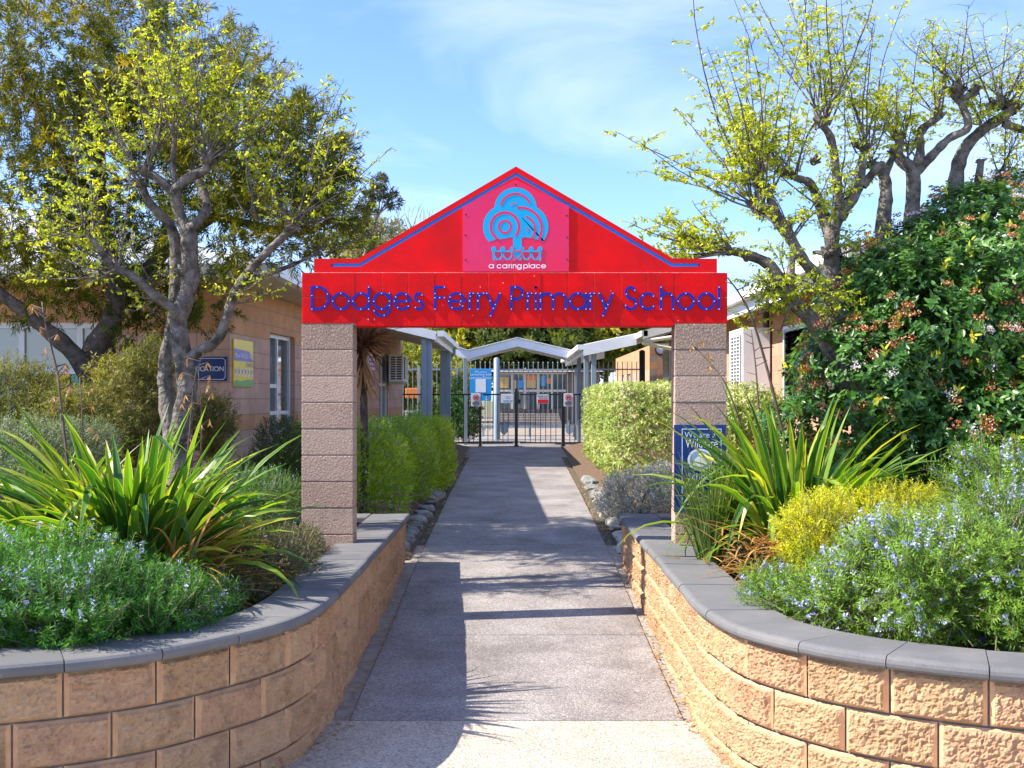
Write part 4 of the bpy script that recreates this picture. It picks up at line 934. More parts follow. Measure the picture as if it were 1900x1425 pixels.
# ------------------------------------------------------------------ rear building and yard things
t = thing('rear_building', 'brown-grey building with pale framed doors and bright posters seen through the gates', 'building'); YR = 46.0; kr = F / YR; RXf = lambda p: (p - VX) / kr; RZf = lambda p: EYE - (p - VY) / kr
m = M(); m.box(RXf(915), RXf(1110), YR, YR + .3, .9, RZf(688)); m.build('wall', mat('rear_wall', (.20, .16, .12), (.14, .11, .09), 2, rough=.9), t)
m = M(); m.add([(RXf(910), YR - .6, RZf(690)), (RXf(1120), YR - .6, RZf(690)), (RXf(1120), YR + 3, RZf(681)), (RXf(910), YR + 3, RZf(681))], [(0, 1, 2, 3)]); m.build('roof', ROOFM, t)
m = M()
for (a, b) in ((948, 952), (972, 976), (996, 1001), (1022, 1026)): m.box(RXf(a), RXf(b), YR - .08, YR - .002, RZf(759), RZf(693))
m.box(RXf(925), RXf(1050), YR - .09, YR - .004, RZf(694), RZf(691)); m.box(RXf(925), RXf(1050), YR - .09, YR - .004, RZf(727), RZf(723)); m.build('door_frame', CREAM, t)
m = M()
for i, (a, b) in enumerate(((926, 948), (952, 972), (976, 996), (1001, 1022), (1026, 1048))): m.box(RXf(a), RXf(b), YR - .03, YR - .003, RZf(758), RZf(694))
m.build('pane', GLASS, t)
PAL = mat('ochre_poster', (.62, .42, .12), rough=.6); m = M()
for (a, b, c, d, k) in ((928, 944, 700, 720, 1), (950, 958, 705, 722, 1), (960, 970, 706, 720, 2), (977, 994, 697, 706, 0), (977, 994, 706, 720, 1), (1004, 1012, 698, 716, 2), (1014, 1022, 702, 712, 0)): m.box(RXf(a), RXf(b), YR - .045, YR - .032, RZf(d), RZf(c), k)
build_split(m, 'poster', [ORG, PAL, SIGNB], t)
m = M()
for k in range(5): m.box(RXf(925), RXf(1035), YR - 4.2 + k * .7, YR - .1, .945 + (k * .09 if k else .001), .945 + (k + 1) * .09 - .002)
t2 = thing('steps', 'wide pale steps leading up to the doors of the rear building', 'steps'); m.build('tread', mat('step_concrete', (.3, .26, .21), (.2, .17, .14), 5, rough=.9), t2)
t = thing('play_bench', 'orange and grey play bench behind the low fence on the left', 'bench'); YP = 33; kp = F / YP; m = M(); m.bbox((752 - VX) / kp, (776 - VX) / kp, YP, YP + .4, EYE + .02, EYE + .32, .02); m.build('backrest', ORG, t)
m = M(); m.bbox((745 - VX) / kp, (778 - VX) / kp, YP - .3, YP + .4, EYE - .42, EYE - .36, .01); m.build('seat', GREYF, t)
for px_ in (747, 775):
    m = M(); m.box((px_ - VX) / kp - .03, (px_ - VX) / kp + .03, YP, YP + .06, .92, EYE - .42); m.build('leg', GREYF, t)

# ================================================================== vegetation
def B(px, py, Z, rx, ry, rz):
    k = F / Z; return (np.array([(px - VX) / k, Z, EYE - (py - VY) / k]), np.array([rx / k, rz, ry / k]))
def nz3(p, f=1.0, s=0.0):
    """cheap smooth noise in -1..1 for arrays of points"""
    x, y, z = (p * f).T
    return (np.sin(x * 1.7 + 1.3 * np.sin(y * 2.1 + s) + s) + np.sin(y * 2.3 + 1.1 * np.sin(z * 1.9 + s * 2) + 1.7) + np.sin(z * 2.9 + 1.2 * np.sin(x * 2.6 + s) + 4.1)) / 3
def volume(blobs, n, lo=0.0, e=2.0, lump=.14, lf=3.0, seed=0.0, zmin=None):
    """random points in the shell lo..1 of a union of (super)ellipsoids with a lumpy outline -> points, outward normals, depth 0..1"""
    w = np.array([np.prod(b[1]) ** .75 for b in blobs]); w /= w.sum(); Ps, Ns, Ds = [], [], []
    for bi, (c, r) in enumerate(blobs):
        need = max(4, int(n * w[bi])); got = 0; tries = 0
        while got < need and tries < 60:
            tries += 1; u = rng.uniform(-1.25, 1.25, (need * 3, 3)); f = (np.abs(u) ** e).sum(1) ** (1 / e); p = c + u * r
            f = f / (1 + lump * nz3(p, lf, seed) + lump * .6 * nz3(p, lf * 2.7, seed + 3)); ok = (f > lo) & (f < 1)
            for bj, (c2, r2) in enumerate(blobs):
                if bj != bi:
                    f2 = (np.abs((p - c2) / r2) ** e).sum(1) ** (1 / e); ok &= ~((f2 < lo * .92))
            if zmin is not None: ok &= p[:, 2] > zmin
            p = p[ok][:need - got]; uu = u[ok][:need - got]
            nn = np.sign(uu) * np.abs(uu) ** (e - 1) / r; nn /= np.linalg.norm(nn, axis=1)[:, None] + 1e-9
            Ps.append(p); Ns.append(nn); Ds.append(f[ok][:need - got]); got += len(p)
    return np.concatenate(Ps), np.concatenate(Ns), np.concatenate(Ds)
UP = np.array([0, 0, 1.0])
def unit(v): return v / (np.linalg.norm(v, axis=-1, keepdims=True) + 1e-9)
def sprigs(mf, base, D, L, per, lL, lW, spread=.8, mi=0, kind='d', rbase=None, rj=.25, ms=None, srad=.0025, smi=0, flower=None, t0=.12, droop=.0, tuftpow=1.0):
    """each base point carries a stem with 'per' leaves; flower=(mesh, mi, size, fraction, per)"""
    n = len(base); L = np.broadcast_to(L, (n,)); t = t0 + (1 - t0) * (np.arange(per) + .5) / per; t = t ** tuftpow
    bend = rdir(n) * .25
    Pt = base[:, None] + (D[:, None] + bend[:, None] * t[None, :, None]) * (L[:, None, None] * t[None, :, None])
    Rd = rdir(n * per).reshape(n, per, 3); Rd = Rd - (Rd * D[:, None]).sum(2, keepdims=True) * D[:, None]; Rd = unit(Rd)
    LD = unit(D[:, None] * (1 - spread * .6) + Rd * spread); LD[..., 2] -= droop
    r = (rng.random(n) if rbase is None else rbase)[:, None] * (1 - rj) + rng.random((n, per)) * rj
    mf.leaves(Pt.reshape(-1, 3), LD.reshape(-1, 3), unit(D[:, None] + rdir(n * per).reshape(n, per, 3) * .5).reshape(-1, 3), lL * rng.uniform(.7, 1.2, n * per), lW * rng.uniform(.75, 1.2, n * per), mi, r.reshape(-1), kind)
    if ms is not None:
        S = unit(np.cross(D, rdir(n))); e = base + (D + bend) * L[:, None]
        V = np.stack([base - S * srad, base + S * srad, e + S * srad * .4, e - S * srad * .4], 1).reshape(-1, 3); ms.add(V, np.arange(4 * n).reshape(n, 4), smi, .5)
    if flower:
        fm, fmi, fs, frac, fper = flower; pick = rng.random(n) < frac * np.clip(1.1 + 2.2 * nz3(base, 4.5, 7), 0, 3); b = base[pick]; d = D[pick]; l = L[pick]; k = len(b)
        tt = rng.uniform(.35, 1.0, (k, fper)); Q = b[:, None] + d[:, None] * (l[:, None] * tt)[..., None] + rdir(k * fper).reshape(k, fper, 3) * fs * .8
        Q = Q.reshape(-1, 3)
        for _ in range(2): fm.leaves(Q, rdir(len(Q)) + np.array([0, -.3, .4]), rdir(len(Q)), fs * rng.uniform(.8, 1.3, len(Q)), fs * .75, fmi, rng.random(len(Q)))
def stems(m, foot, ends, r0=.008, r1=.003, sides=5, mi=0):
    for e in ends:
        f = Vector(foot) + Vector((random.uniform(-.05, .05), random.uniform(-.05, .05), 0)); e = Vector(e); mid = f.lerp(e, .5) + Vector((random.uniform(-.05, .05), random.uniform(-.05, .05), .02))
        m.tube(smooth_line([f, mid, e], 3), np.linspace(r0, r1, 7), sides, mi)

def shrub(name, label, cat, blobs, n, L, per, lL, lW, lm, up=.6, spread=.8, lo=.45, e=2.0, kind='d', flower=None, group=None, foot=None, lump=.16, lf=3.0, zmin=None, stemc=TWIG, stick=14, fname='blossom', droop=0, inner=.35, rj=.3, jit=.5):
    t = thing(name, label, cat, group); mf = M(); ms = M(); fm = M()
    for (nn_, lo_, hi_) in ((n, lo, 1), (int(n * inner), .05, lo)):
        p, nrm, d = volume(blobs, nn_, lo_ if nn_ == n else 0.1, e, lump, lf, seed=len(label) * .37, zmin=zmin)
        D = unit(nrm + UP * up + rdir(len(p)) * jit); Ls = L * rng.uniform(.6, 1.25, len(p)); b = p - D * Ls[:, None] * .6
        sprigs(mf, b, D, Ls, per, lL, lW, spread, 0, kind, rbase=np.clip(.5 + .28 * nz3(p, 2.5, 5) + rng.normal(0, .16, len(p)), 0, 1), rj=rj, ms=ms, flower=(fm, 0) + tuple(flower[1:]) if (flower and nn_ == n) else None, droop=droop)
    c0 = np.mean([b[0] for b in blobs], axis=0); zf = foot if foot is not None else min(b[0][2] - b[1][2] for b in blobs)
    p, nrm, d = volume(blobs, stick, .2, e, 0, 1); stems(ms, (c0[0], c0[1], zf), p[:stick], .012, .004)
    mf.build('foliage', lm, t); ms.build('stem', stemc, t)
    if flower: o = fm.build(fname, flower[0], t); o['kind'] = 'stuff'
    return t

LF = lambda n, c, t=.35, **k: leaf_mat(n, c, t, **k)
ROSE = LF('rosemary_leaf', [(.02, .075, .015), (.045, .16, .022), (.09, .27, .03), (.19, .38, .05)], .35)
ROSER = LF('rosemary_leaf_sunny', [(.04, .10, .015), (.10, .21, .025), (.20, .35, .04), (.36, .47, .09)], .35)  # sunlit copy of the rosemary leaf, sun's warmth and brightness put into the colour
BLF = LF('blue_flower', [(.34, .38, .68), (.50, .54, .80), (.72, .74, .9)], .3, tcol=(1, 1, 1.1))
WHF = LF('white_flower', [(.62, .55, .5), (.75, .68, .68), (.8, .78, .78)], .3, tcol=(1, 1, 1))
GOLD = LF('golden_leaf', [(.12, .20, .01), (.30, .38, .01), (.62, .60, .01), (.30, .42, .02)], .35)
HEDL = LF('hedge_leaf', [(.04, .13, .008), (.14, .29, .012), (.32, .46, .016), (.54, .58, .04)], .5, tcol=(2.3, 2.1, .6))
HEDR = LF('variegated_leaf', [(.10, .20, .03), (.28, .38, .08), (.48, .53, .20), (.68, .68, .42)], .3, rough=.4, tcol=(1.3, 1.3, .7))
SILV = LF('silver_leaf', [(.22, .28, .18), (.42, .46, .34), (.62, .64, .54), (.78, .77, .7)], .2, tcol=(1, 1, .9))
VIB = LF('viburnum_leaf', [(.025, .08, .015), (.055, .155, .022), (.11, .25, .035), (.22, .37, .05)], .28, rough=.36, spec=.5)
VIBN = LF('new_leaf', [(.30, .42, .04), (.5, .55, .06), (.55, .40, .06)], .4)
BUD = LF('orange_bud', [(.38, .10, .03), (.46, .16, .05), (.50, .24, .10), (.62, .42, .3)], .15, tcol=(1.2, .8, .6))
DARKS = LF('dark_leaf', [(.01, .05, .01), (.025, .09, .012), (.06, .15, .02)], .25)
OLIVE = LF('olive_leaf', [(.05, .075, .02), (.10, .13, .03), (.20, .20, .04), (.30, .24, .05)], .4)
GCOV = LF('groundcover_leaf', [(.035, .06, .025), (.08, .11, .04), (.16, .17, .07), (.30, .16, .07)], .3)
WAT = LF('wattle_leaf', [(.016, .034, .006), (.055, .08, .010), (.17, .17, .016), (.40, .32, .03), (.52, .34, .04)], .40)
ELM = LF('elm_leaf', [(.17, .25, .02), (.30, .39, .03), (.46, .51, .04), (.62, .60, .10)], .45)
BACKT = LF('yard_tree_leaf', [(.05, .09, .02), (.13, .17, .03), (.30, .30, .05), (.5, .45, .08)], .45)
PALE = LF('pale_gum_leaf', [(.16, .17, .10), (.27, .26, .16), (.40, .36, .24)], .3)
GUM = LF('gum_leaf', [(.05, .06, .04), (.09, .10, .06), (.16, .16, .10)], .25)
FLX = LF('flax_blade', [(.018, .075, .014), (.04, .135, .02), (.08, .21, .025), (.17, .32, .03), (.42, .44, .07)], .36, rough=.3, spec=.5, tcol=(2.4, 2.1, .5))
FLM = LF('flax_margin', [(.20, .28, .04), (.42, .42, .07), (.40, .26, .06)], .4, rough=.4)
BRZ = LF('bronze_blade', [(.07, .028, .02), (.15, .065, .04), (.30, .17, .10)], .3, tcol=(1.5, .9, .6))
TUF = LF('tussock_blade', [(.06, .11, .03), (.12, .19, .05), (.22, .27, .08)], .35)

def strap(m, base, az, lean, L, W, curve, rnd, twist=0.0, kink=None, margin=True, mi=(0, 1), k=9, fold=.22):
    """a sword-shaped blade: leans from the vertical by 'lean', curling over by 'curve' along its length"""
    pts = []; p = Vector(base); th = lean; ds = L / k; h = Vector((math.cos(az), math.sin(az), 0))
    for i in range(k + 1):
        pts.append((p.copy(), th)); th += curve / k * (.35 + 1.3 * i / k)
        if kink and i == kink[0]: th += kink[1]
        p = p + (h * math.sin(th) + Vector((0, 0, 1)) * math.cos(th)) * ds
    side0 = Vector((-math.sin(az), math.cos(az), 0)); V = []; n = 5
    for i, (p, th) in enumerate(pts):
        t = i / k; w = W * (min(1, .55 + t * 2.2) * (1 - max(0, (t - .55) / .45) ** 1.7)) + .0012
        nrm = Vector((-math.cos(th) * h.x, -math.cos(th) * h.y, math.sin(th))); a = twist * t; sd_ = side0 * math.cos(a) + nrm * math.sin(a); nn = nrm * math.cos(a) - side0 * math.sin(a)
        for u in (-1, -.87, 0, .87, 1): V.append(tuple(p + sd_ * (u * w / 2) + nn * (abs(u) * w * fold)))
    F0 = [(i * n + j, i * n + j + 1, (i + 1) * n + j + 1, (i + 1) * n + j) for i in range(k) for j in (1, 2)]
    F1 = [(i * n + j, i * n + j + 1, (i + 1) * n + j + 1, (i + 1) * n + j) for i in range(k) for j in (0, 3)]
    o = m.n; m.add(V, F0, mi[0], rnd); m.F.append(np.array(F1) + o); m.m.append(np.full(len(F1), mi[1] if margin else mi[0]))

def stalk(t, pts, r=.007, pods=8, podm=True, seed=1):
    random.seed(seed); m = M(); line = smooth_line(pts, 5); m.tube(line, np.linspace(r, r * .4, len(line)), 6); pm = M()
    n = len(line)
    for i in range(pods):
        q = line[int(n * (.35 + .62 * i / pods))]; d = Vector((random.choice((-1, 1)) * random.uniform(.5, 1), random.uniform(-.5, .5), random.uniform(.1, .6))).normalized(); e = q + d * random.uniform(.04, .09)
        m.tube([q, e], [r * .5, r * .3], 5)
        if podm:
            for _ in range(4):
                dd = Vector((random.uniform(-.6, .6), random.uniform(-.6, .6), -1)).normalized(); pm.leaves([tuple(e)], [tuple(dd)], [tuple(Vector((dd.y, -dd.x, .2)))], random.uniform(.035, .06), .010, 0, random.random(), 'f', droop=.2)
    m.build('flower_stalk', STK, t, smooth=True)
    if podm and pm.V:
        off = np.cumsum([0] + [len(v) for v in pm.V])
        for o_ in build_split(pm, 'seed_pod', DRY, t): pass
STK = mat('stalk_brown', (.06, .035, .028), (.14, .09, .06), 18, rough=.8)

# ---- flax, left
def flax(label, bx, by, n, seed, Lr, W, spread, azbias=None, dry=26, zb=.8, avoid=None):
    random.seed(seed); t = thing('flax_plant', label, 'plant', 'flax plants beside the path'); m = M(); d = M()
    for i in range(n):
        az = random.uniform(0, 2 * PI); L_ = random.uniform(*Lr); rr = abs(random.gauss(0, 1)); lean = min(1.25, .10 + rr * .38 * spread)
        lean *= (.5 if avoid is not None and math.cos(az - avoid) > .35 else 1); r0 = random.uniform(0, .30); b = (bx + math.cos(az) * r0, by + math.sin(az) * r0 * .8, zb - .02)
        cv = random.uniform(.25, 1.3) + .45 * rr * random.random(); kk = (random.randint(3, 7), random.uniform(.6, 2.0)) if random.random() < .26 else None
        strap(m, b, az, lean, L_ * (1.0 - .10 * min(rr, 2)), W * random.uniform(.7, 1.15), cv, random.random(), random.uniform(-.7, .7), kk)
    for i in range(dry):
        az = random.uniform(0, 2 * PI); b = (bx + math.cos(az) * .18, by + math.sin(az) * .15, zb); strap(d, b, az, random.uniform(.9, 1.45), random.uniform(.35, .8), W * .5, random.uniform(.3, .9), random.random(), random.uniform(-1, 1), None, False)
    m.build('foliage', [FLX, FLM], t); d.build('dead_blades', [DRY, DRY], t); return t
XL, YL_ = -2.22, 6.35
fl = flax('large sunlit flax clump with broad yellow-edged green blades in the left planter', XL, YL_, 520, 11, (.65, 1.36), .062, 1.55, dry=150, avoid=-PI * .35)
fb = flax('smaller flax clump leaning over the soil at the left edge of the planter', -2.95, 6.9, 170, 12, (.6, 1.2), .052, 1.4, dry=24)
stalk(fl, [P(142, 1000, 6.3), P(128, 880, 6.3), P(112, 740, 6.35), P(104, 680, 6.4), P(84, 600, 6.4), P(78, 560, 6.45)], .010, 12, seed=3)
stalk(fl, [P(158, 960, 6.2), P(155, 860, 6.2), P(152, 760, 6.2), P(148, 700, 6.25)], .007, 6, seed=4)
stalk(fl, [P(345, 900, 6.6), P(352, 800, 6.6), P(362, 700, 6.6), P(378, 655, 6.6)], .007, 6, seed=5)
stalk(fl, [P(372, 880, 6.7), P(374, 770, 6.7), P(368, 690, 6.7)], .006, 6, seed=6)
fr_ = flax('tall flax clump with drooping yellow-striped blades beside the right pillar', 1.92, 7.55, 330, 21, (.6, 1.5), .058, 1.4, dry=90, avoid=PI * 1.12)
stalk(fr_, [P(1452, 800, 7.3), P(1425, 690, 7.3), P(1395, 590, 7.25), P(1372, 545, 7.2), P(1350, 515, 7.1)], .011, 7, False, seed=7)
stalk(fr_, [P(1408, 760, 7.2), P(1402, 680, 7.2), P(1394, 612, 7.2)], .007, 7, False, seed=8)
stalk(fr_, [P(1375, 790, 7.4), P(1345, 710, 7.4), P(1300, 655, 7.5), P(1284, 640, 7.5)], .006, 5, True, seed=9)
# straw mound of dead blades beside the right flax
random.seed(5); t = thing('straw_clump', 'heap of dry straw-coloured blades below the right flax', 'dead plant'); m = M()
for i in range(150):
    b = (random.gauss(1.62, .12), random.gauss(6.95, .14), .82 + random.random() * .3); strap(m, b, random.uniform(0, 2 * PI), random.uniform(.8, 1.7), random.uniform(.2, .5), .012, random.uniform(.3, 1.2), random.random(), 0, None, False, k=6)
m.build('blades', [DRY, DRY], t); d = M()
for i in range(20): d.tube([(1.62 + random.gauss(0, .1), 6.95 + random.gauss(0, .1), .8), (1.62 + random.gauss(0, .2), 6.95 + random.gauss(0, .15), 1.1)], [.004, .002], 4)
d.build('stem', STK, t)
# tussock by the right pillar
random.seed(6); t = thing('straw_clump', 'fan of dry straw-coloured blades at the right foot of the left flax', 'dead plant'); m = M()
for i in range(170):
    b = (random.gauss(-1.98, .12), random.gauss(6.15, .14), .82 + random.random() * .25); strap(m, b, random.uniform(-1.6, 1.0), random.uniform(.7, 1.5), random.uniform(.3, .7), .013, random.uniform(.2, 1.0), random.random(), 0, None, False, k=6)
m.build('blades', [DRY, DRY], t); d = M()
for i in range(20): d.tube([(-1.98 + random.gauss(0, .1), 6.2 + random.gauss(0, .1), .8), (-1.98 + random.gauss(0, .2), 6.2 + random.gauss(0, .15), 1.1)], [.004, .002], 4)
d.build('stem', STK, t)
random.seed(9); t = thing('tussock_grass', 'upright narrow-leaved tussock in front of the navy pillar sign', 'grass clump'); m = M()
for i in range(230):
    az = random.uniform(0, 2 * PI); rr = abs(random.gauss(0, 1)); strap(m, (1.335 + math.cos(az) * .07 * random.random(), 7.55 + math.sin(az) * .07, .8), az, .05 + rr * .17, random.uniform(.45, .92), .011, random.uniform(.1, .6), random.random(), 0, (random.randint(4, 6), random.uniform(.8, 2)) if random.random() < .08 else None, False, k=7)
m.build('blades', [TUF, TUF], t); m = M()
for i in range(14): az = random.uniform(0, 2 * PI); strap(m, (1.335, 7.55, .8), az, random.uniform(.7, 1.3), random.uniform(.3, .5), .009, .5, random.random(), 0, None, False, k=6)
m.build('dead_blades', [DRY, DRY], t)
# dark strap grass on the far left
random.seed(10); t = thing('strap_grass', 'dark arching strap-leaved clump at the far left edge', 'grass clump'); m = M()
for i in range(60): az = random.uniform(0, 2 * PI); strap(m, (-3.75 + random.gauss(0, .1), 8.2 + random.gauss(0, .1), .8), az, random.uniform(.1, .7), random.uniform(.8, 1.35), .045, random.uniform(.6, 1.5), random.random() * .4, random.uniform(-.5, .5), None, False)
m.build('blades', [FLX, FLX], t); m = M()
for i in range(50): az = random.uniform(0, 2 * PI); strap(m, (-3.2 + random.gauss(0, .1), 7.9, .8), az, random.uniform(.2, .8), random.uniform(.8, 1.2), .007, random.uniform(.6, 1.4), random.random(), 0, None, False, k=7)
m.build('wiry_blades', [DRY, DRY], t)

# ---- planter shrubs
SOILZ = .79
shrub('rosemary_bush', 'blue-flowered rosemary bush spilling to the coping at the front of the left planter', 'shrub', [B(-20, 1105, 5.2, 150, 100, .42), B(150, 1125, 5.2, 150, 92, .42), B(300, 1135, 5.35, 110, 78, .36), B(80, 1060, 5.5, 150, 75, .4), B(390, 1120, 5.75, 60, 45, .25)],
      3600, .13, 18, .032, .0062, ROSE, up=.6, spread=.85, lo=.55, flower=(BLF, .013, .12, 9), zmin=SOILZ, lump=.22, lf=5)
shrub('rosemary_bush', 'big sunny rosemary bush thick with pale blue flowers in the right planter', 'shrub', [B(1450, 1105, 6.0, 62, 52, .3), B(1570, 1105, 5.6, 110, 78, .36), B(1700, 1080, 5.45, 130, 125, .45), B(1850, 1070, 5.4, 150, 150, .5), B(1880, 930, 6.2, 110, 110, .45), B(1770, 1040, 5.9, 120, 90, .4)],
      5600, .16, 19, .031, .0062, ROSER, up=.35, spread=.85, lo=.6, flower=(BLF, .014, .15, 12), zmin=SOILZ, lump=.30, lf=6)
shrub('golden_shrub', 'low golden-yellow feathery shrub between the right flax and the rosemary', 'shrub', [B(1520, 985, 6.55, 85, 68, .3), B(1600, 965, 6.75, 100, 52, .32), B(1500, 1030, 6.4, 55, 45, .22), B(1670, 950, 6.9, 110, 55, .3)],
      2500, .12, 20, .022, .0052, GOLD, up=.5, spread=.75, lo=.6, zmin=SOILZ, lump=.26, lf=6)
shrub('groundcover_shrub', 'dark small-leaved shrub between the left flax and the coping', 'shrub', [B(480, 1040, 7.0, 110, 62, .55), B(545, 1020, 7.9, 55, 52, .35), B(430, 1085, 6.3, 70, 45, .3)],
      2200, .08, 11, .016, .008, GCOV, up=.7, lo=.5, zmin=SOILZ, lump=.25, lf=6, flower=(BLF, .009, .03, 2))
shrub('low_shrub', 'bluish fine-leaved shrub just left of the left pillar', 'shrub', [B(500, 930, 9.0, 75, 60, .4), B(430, 900, 9.2, 70, 45, .35)], 1300, .12, 14, .024, .005, ROSE, up=.6, lo=.5, zmin=SOILZ, flower=(BLF, .010, .15, 3))
shrub('silver_shrub', 'grey-green bushy shrub at the left edge behind the flax', 'shrub', [B(40, 850, 7.9, 130, 80, .5), B(150, 830, 8.3, 70, 55, .35)], 1900, .11, 13, .022, .0075, LF('greygreen_leaf', [(.10, .16, .08), (.20, .28, .16), (.34, .42, .28)], .25), up=.6, lo=.5, zmin=SOILZ)
shrub('olive_shrub', 'yellow-green narrow-leaved shrub around the foot of the pale tree trunk', 'shrub', [B(250, 770, 10.0, 95, 120, .55), B(395, 800, 10.6, 42, 66, .4), B(280, 690, 10.2, 40, 60, .4)], 1700, .16, 13, .055, .010, OLIVE, up=.9, lo=.4, zmin=SOILZ, droop=.1)
shrub('olive_shrub', 'yellow-green narrow-leaved shrub under the left window', 'shrub', [B(50, 760, 10.4, 120, 90, .5), B(140, 790, 10.0, 60, 70, .5)], 1500, .16, 13, .055, .010, OLIVE, up=.9, lo=.4, zmin=SOILZ, droop=.1)
shrub('dark_shrub', 'dark green shrub with tiny white flowers between the building and the left pillar', 'shrub', [B(520, 845, 11.6, 58, 72, .45), B(470, 880, 11.3, 40, 40, .3)], 1500, .10, 12, .020, .009, DARKS, up=.7, lo=.5, flower=(WHF, .010, .05, 2), zmin=.6)
# viburnum
vb = thing('flowering_shrub', 'huge glossy dark green shrub with orange bud clusters on the right', 'shrub')
blobs = [B(1850, 580, 9.9, 210, 210, 1.15), B(1710, 640, 9.6, 180, 165, 1.0), B(1610, 720, 9.3, 135, 135, .8), B(1810, 430, 10.0, 105, 75, .6), B(1880, 410, 10.2, 80, 75, .6), B(1700, 500, 9.9, 90, 75, .6), B(1520, 805, 9.1, 95, 72, .55), B(1760, 800, 9.1, 160, 100, .7), B(1600, 560, 9.7, 65, 75, .5), B(1900, 780, 9.0, 130, 110, .7)]
mf = M(); ms = M(); fm = M()
p, nrm, d_ = volume(blobs, 5200, .80, 2.0, .16, 2.4, 2.2, zmin=.75)
D = unit(nrm + UP * .35 + np.array([0, -.15, 0]) + rdir(len(p)) * .35); rb0 = np.clip(.35 + .2 * nz3(p, 2, 1) + rng.normal(0, .16, len(p)), 0, 1)
new = rng.random(len(p)) < .035
sprigs(mf, p[~new], D[~new], .10, 9, .068, .029, .95, 0, 'f', rbase=rb0[~new], rj=.25, ms=ms, droop=.25)
sprigs(mf, p[new] + D[new] * .03, D[new], .11, 8, .065, .022, .6, 1, 'f', ms=ms)
pf = p[(rng.random(len(p)) < .24 * np.clip(.6 + 1.3 * nz3(p, 2.2, 4), 0.05, 2)) & (d_ > .90) & (nrm[:, 1] < .35) & ((p[:, 2] > 1.6) | (rng.random(len(p)) < .55))]; nf = unit(pf - np.array([3.8, 9.9, 1.8])); nf = unit(nf + UP * .7)
for q, nq in zip(pf, nf):
    k = 40; off = rdir(k) * .065 * rng.random((k, 1)) ** .5; off -= (off @ nq)[:, None] * nq * .7; Q = q + nq * .14 + off; wh = random.random() < .13
    fm.leaves(Q, unit(rdir(k) + nq), rdir(k), .020, .015, 1 if wh else 0, rng.random(k))
p2, n2, _ = volume(blobs, 3200, .35, 2.0, .1, 2.4, 2.2, zmin=.75); sprigs(mf, p2, unit(n2 + UP * .4 + rdir(len(p2)) * .6), .1, 7, .07, .03, .95, 0, 'f', rbase=rng.random(len(p2)) * .4, droop=.3)
pe, _, _ = volume(blobs, 60, .6, 2, 0, 1); stems(ms, (3.6, 9.8, .8), pe, .03, .006)
mf.build('foliage', [VIB, VIBN], vb); ms.build('stem', TWIG, vb); o = fm.build('bud_cluster', [BUD, WHF], vb); o['kind'] = 'stuff'
shrub('variegated_shrub', 'pale yellow variegated shrub behind the right pillar below the air conditioner', 'shrub', [B(1400, 765, 12.2, 70, 62, .5), B(1350, 800, 12.4, 60, 60, .5)], 1100, .10, 10, .035, .016, HEDR, up=.6, lo=.5, kind='f')
# ---- hedges and bushes along the path
shrub('clipped_hedge', 'tall clipped lime-yellow variegated hedge right of the path before the gates', 'hedge', [(np.array([2.55, 19.4, 1.52]), np.array([1.18, 3.5, .74]))], 8200, .075, 9, .050, .021, HEDR, up=.35, spread=.9, lo=.86, e=12, kind='f', lump=.02, lf=2, foot=.7, inner=.08, jit=.45)
shrub('silver_shrub', 'silvery white-leaved shrub at the back corner of the right planter', 'shrub', [B(1185, 915, 12.6, 70, 46, .55), B(1140, 930, 13.2, 36, 30, .3), B(1235, 900, 12.2, 45, 44, .5)], 2000, .08, 11, .020, .0085, SILV, up=.6, lo=.5, lump=.2, lf=5, flower=(WHF, .016, .6, 4), zmin=.5)
for i, (lab, c, r, nn, e_) in enumerate((
    ('nearest rounded hedge mass with white flowers behind the left planter', (-1.95, 12.5, 1.10), (.78, .95, .66), 3000, 3),
    ('middle hedge mass sprinkled with white flowers left of the path', (-1.72, 14.7, 1.15), (.70, .95, .58), 2200, 3.4),
    ('farthest squared bright green hedge mass left of the path', (-1.52, 16.7, 1.18), (.60, .85, .54), 2200, 6))):
    shrub('clipped_hedge', lab, 'hedge', [(np.array(c), np.array(r))], int(nn * 1.3), .10, 14, .028, .010, HEDL, up=.6, lo=.76, e=e_, lump=.07, lf=3, foot=.55, flower=(WHF, .013, (.22, .28, .06)[i], 4), inner=.3, group='clipped hedges left of the path')
# bare twigs under the nearest hedge
random.seed(31); t = thing('pruned_twigs', 'tangle of bare pruned twigs under the nearest left hedge', 'twigs'); m = M(); d = M()
for i in range(110):
    a = Vector((random.uniform(-2.5, -1.1), random.uniform(11.3, 11.9), random.uniform(.55, 1.0))); b = a + Vector((random.uniform(-.3, .35), random.uniform(-.35, .1), random.uniform(-.12, .22)))
    m.tube(smooth_line([a, a.lerp(b, .5) + Vector((0, 0, random.uniform(-.05, .08))), b], 3), np.linspace(.007, .003, 7), 4)
m.build('twig', TWIG, t); d = M()
for i in range(70): q = (random.uniform(-2.4, -1.1), random.uniform(11.2, 11.8), random.uniform(.6, 1.0)); d.leaves([q], rdir(1), rdir(1), .05, .016, 0, random.random(), 'f')
d.build('dry_leaves', DRY, t)
shrub('dark_shrub', 'dark green shrub with orange flowers against the tall fence left of the gates', 'shrub', [B(866, 775, 27.5, 28, 42, .7), B(845, 745, 28, 22, 50, .6), B(800, 780, 27.6, 40, 40, .6)], 1500, .2, 10, .07, .022, DARKS, up=.6, lo=.4, flower=(BUD, .09, .012, 2), zmin=.9)
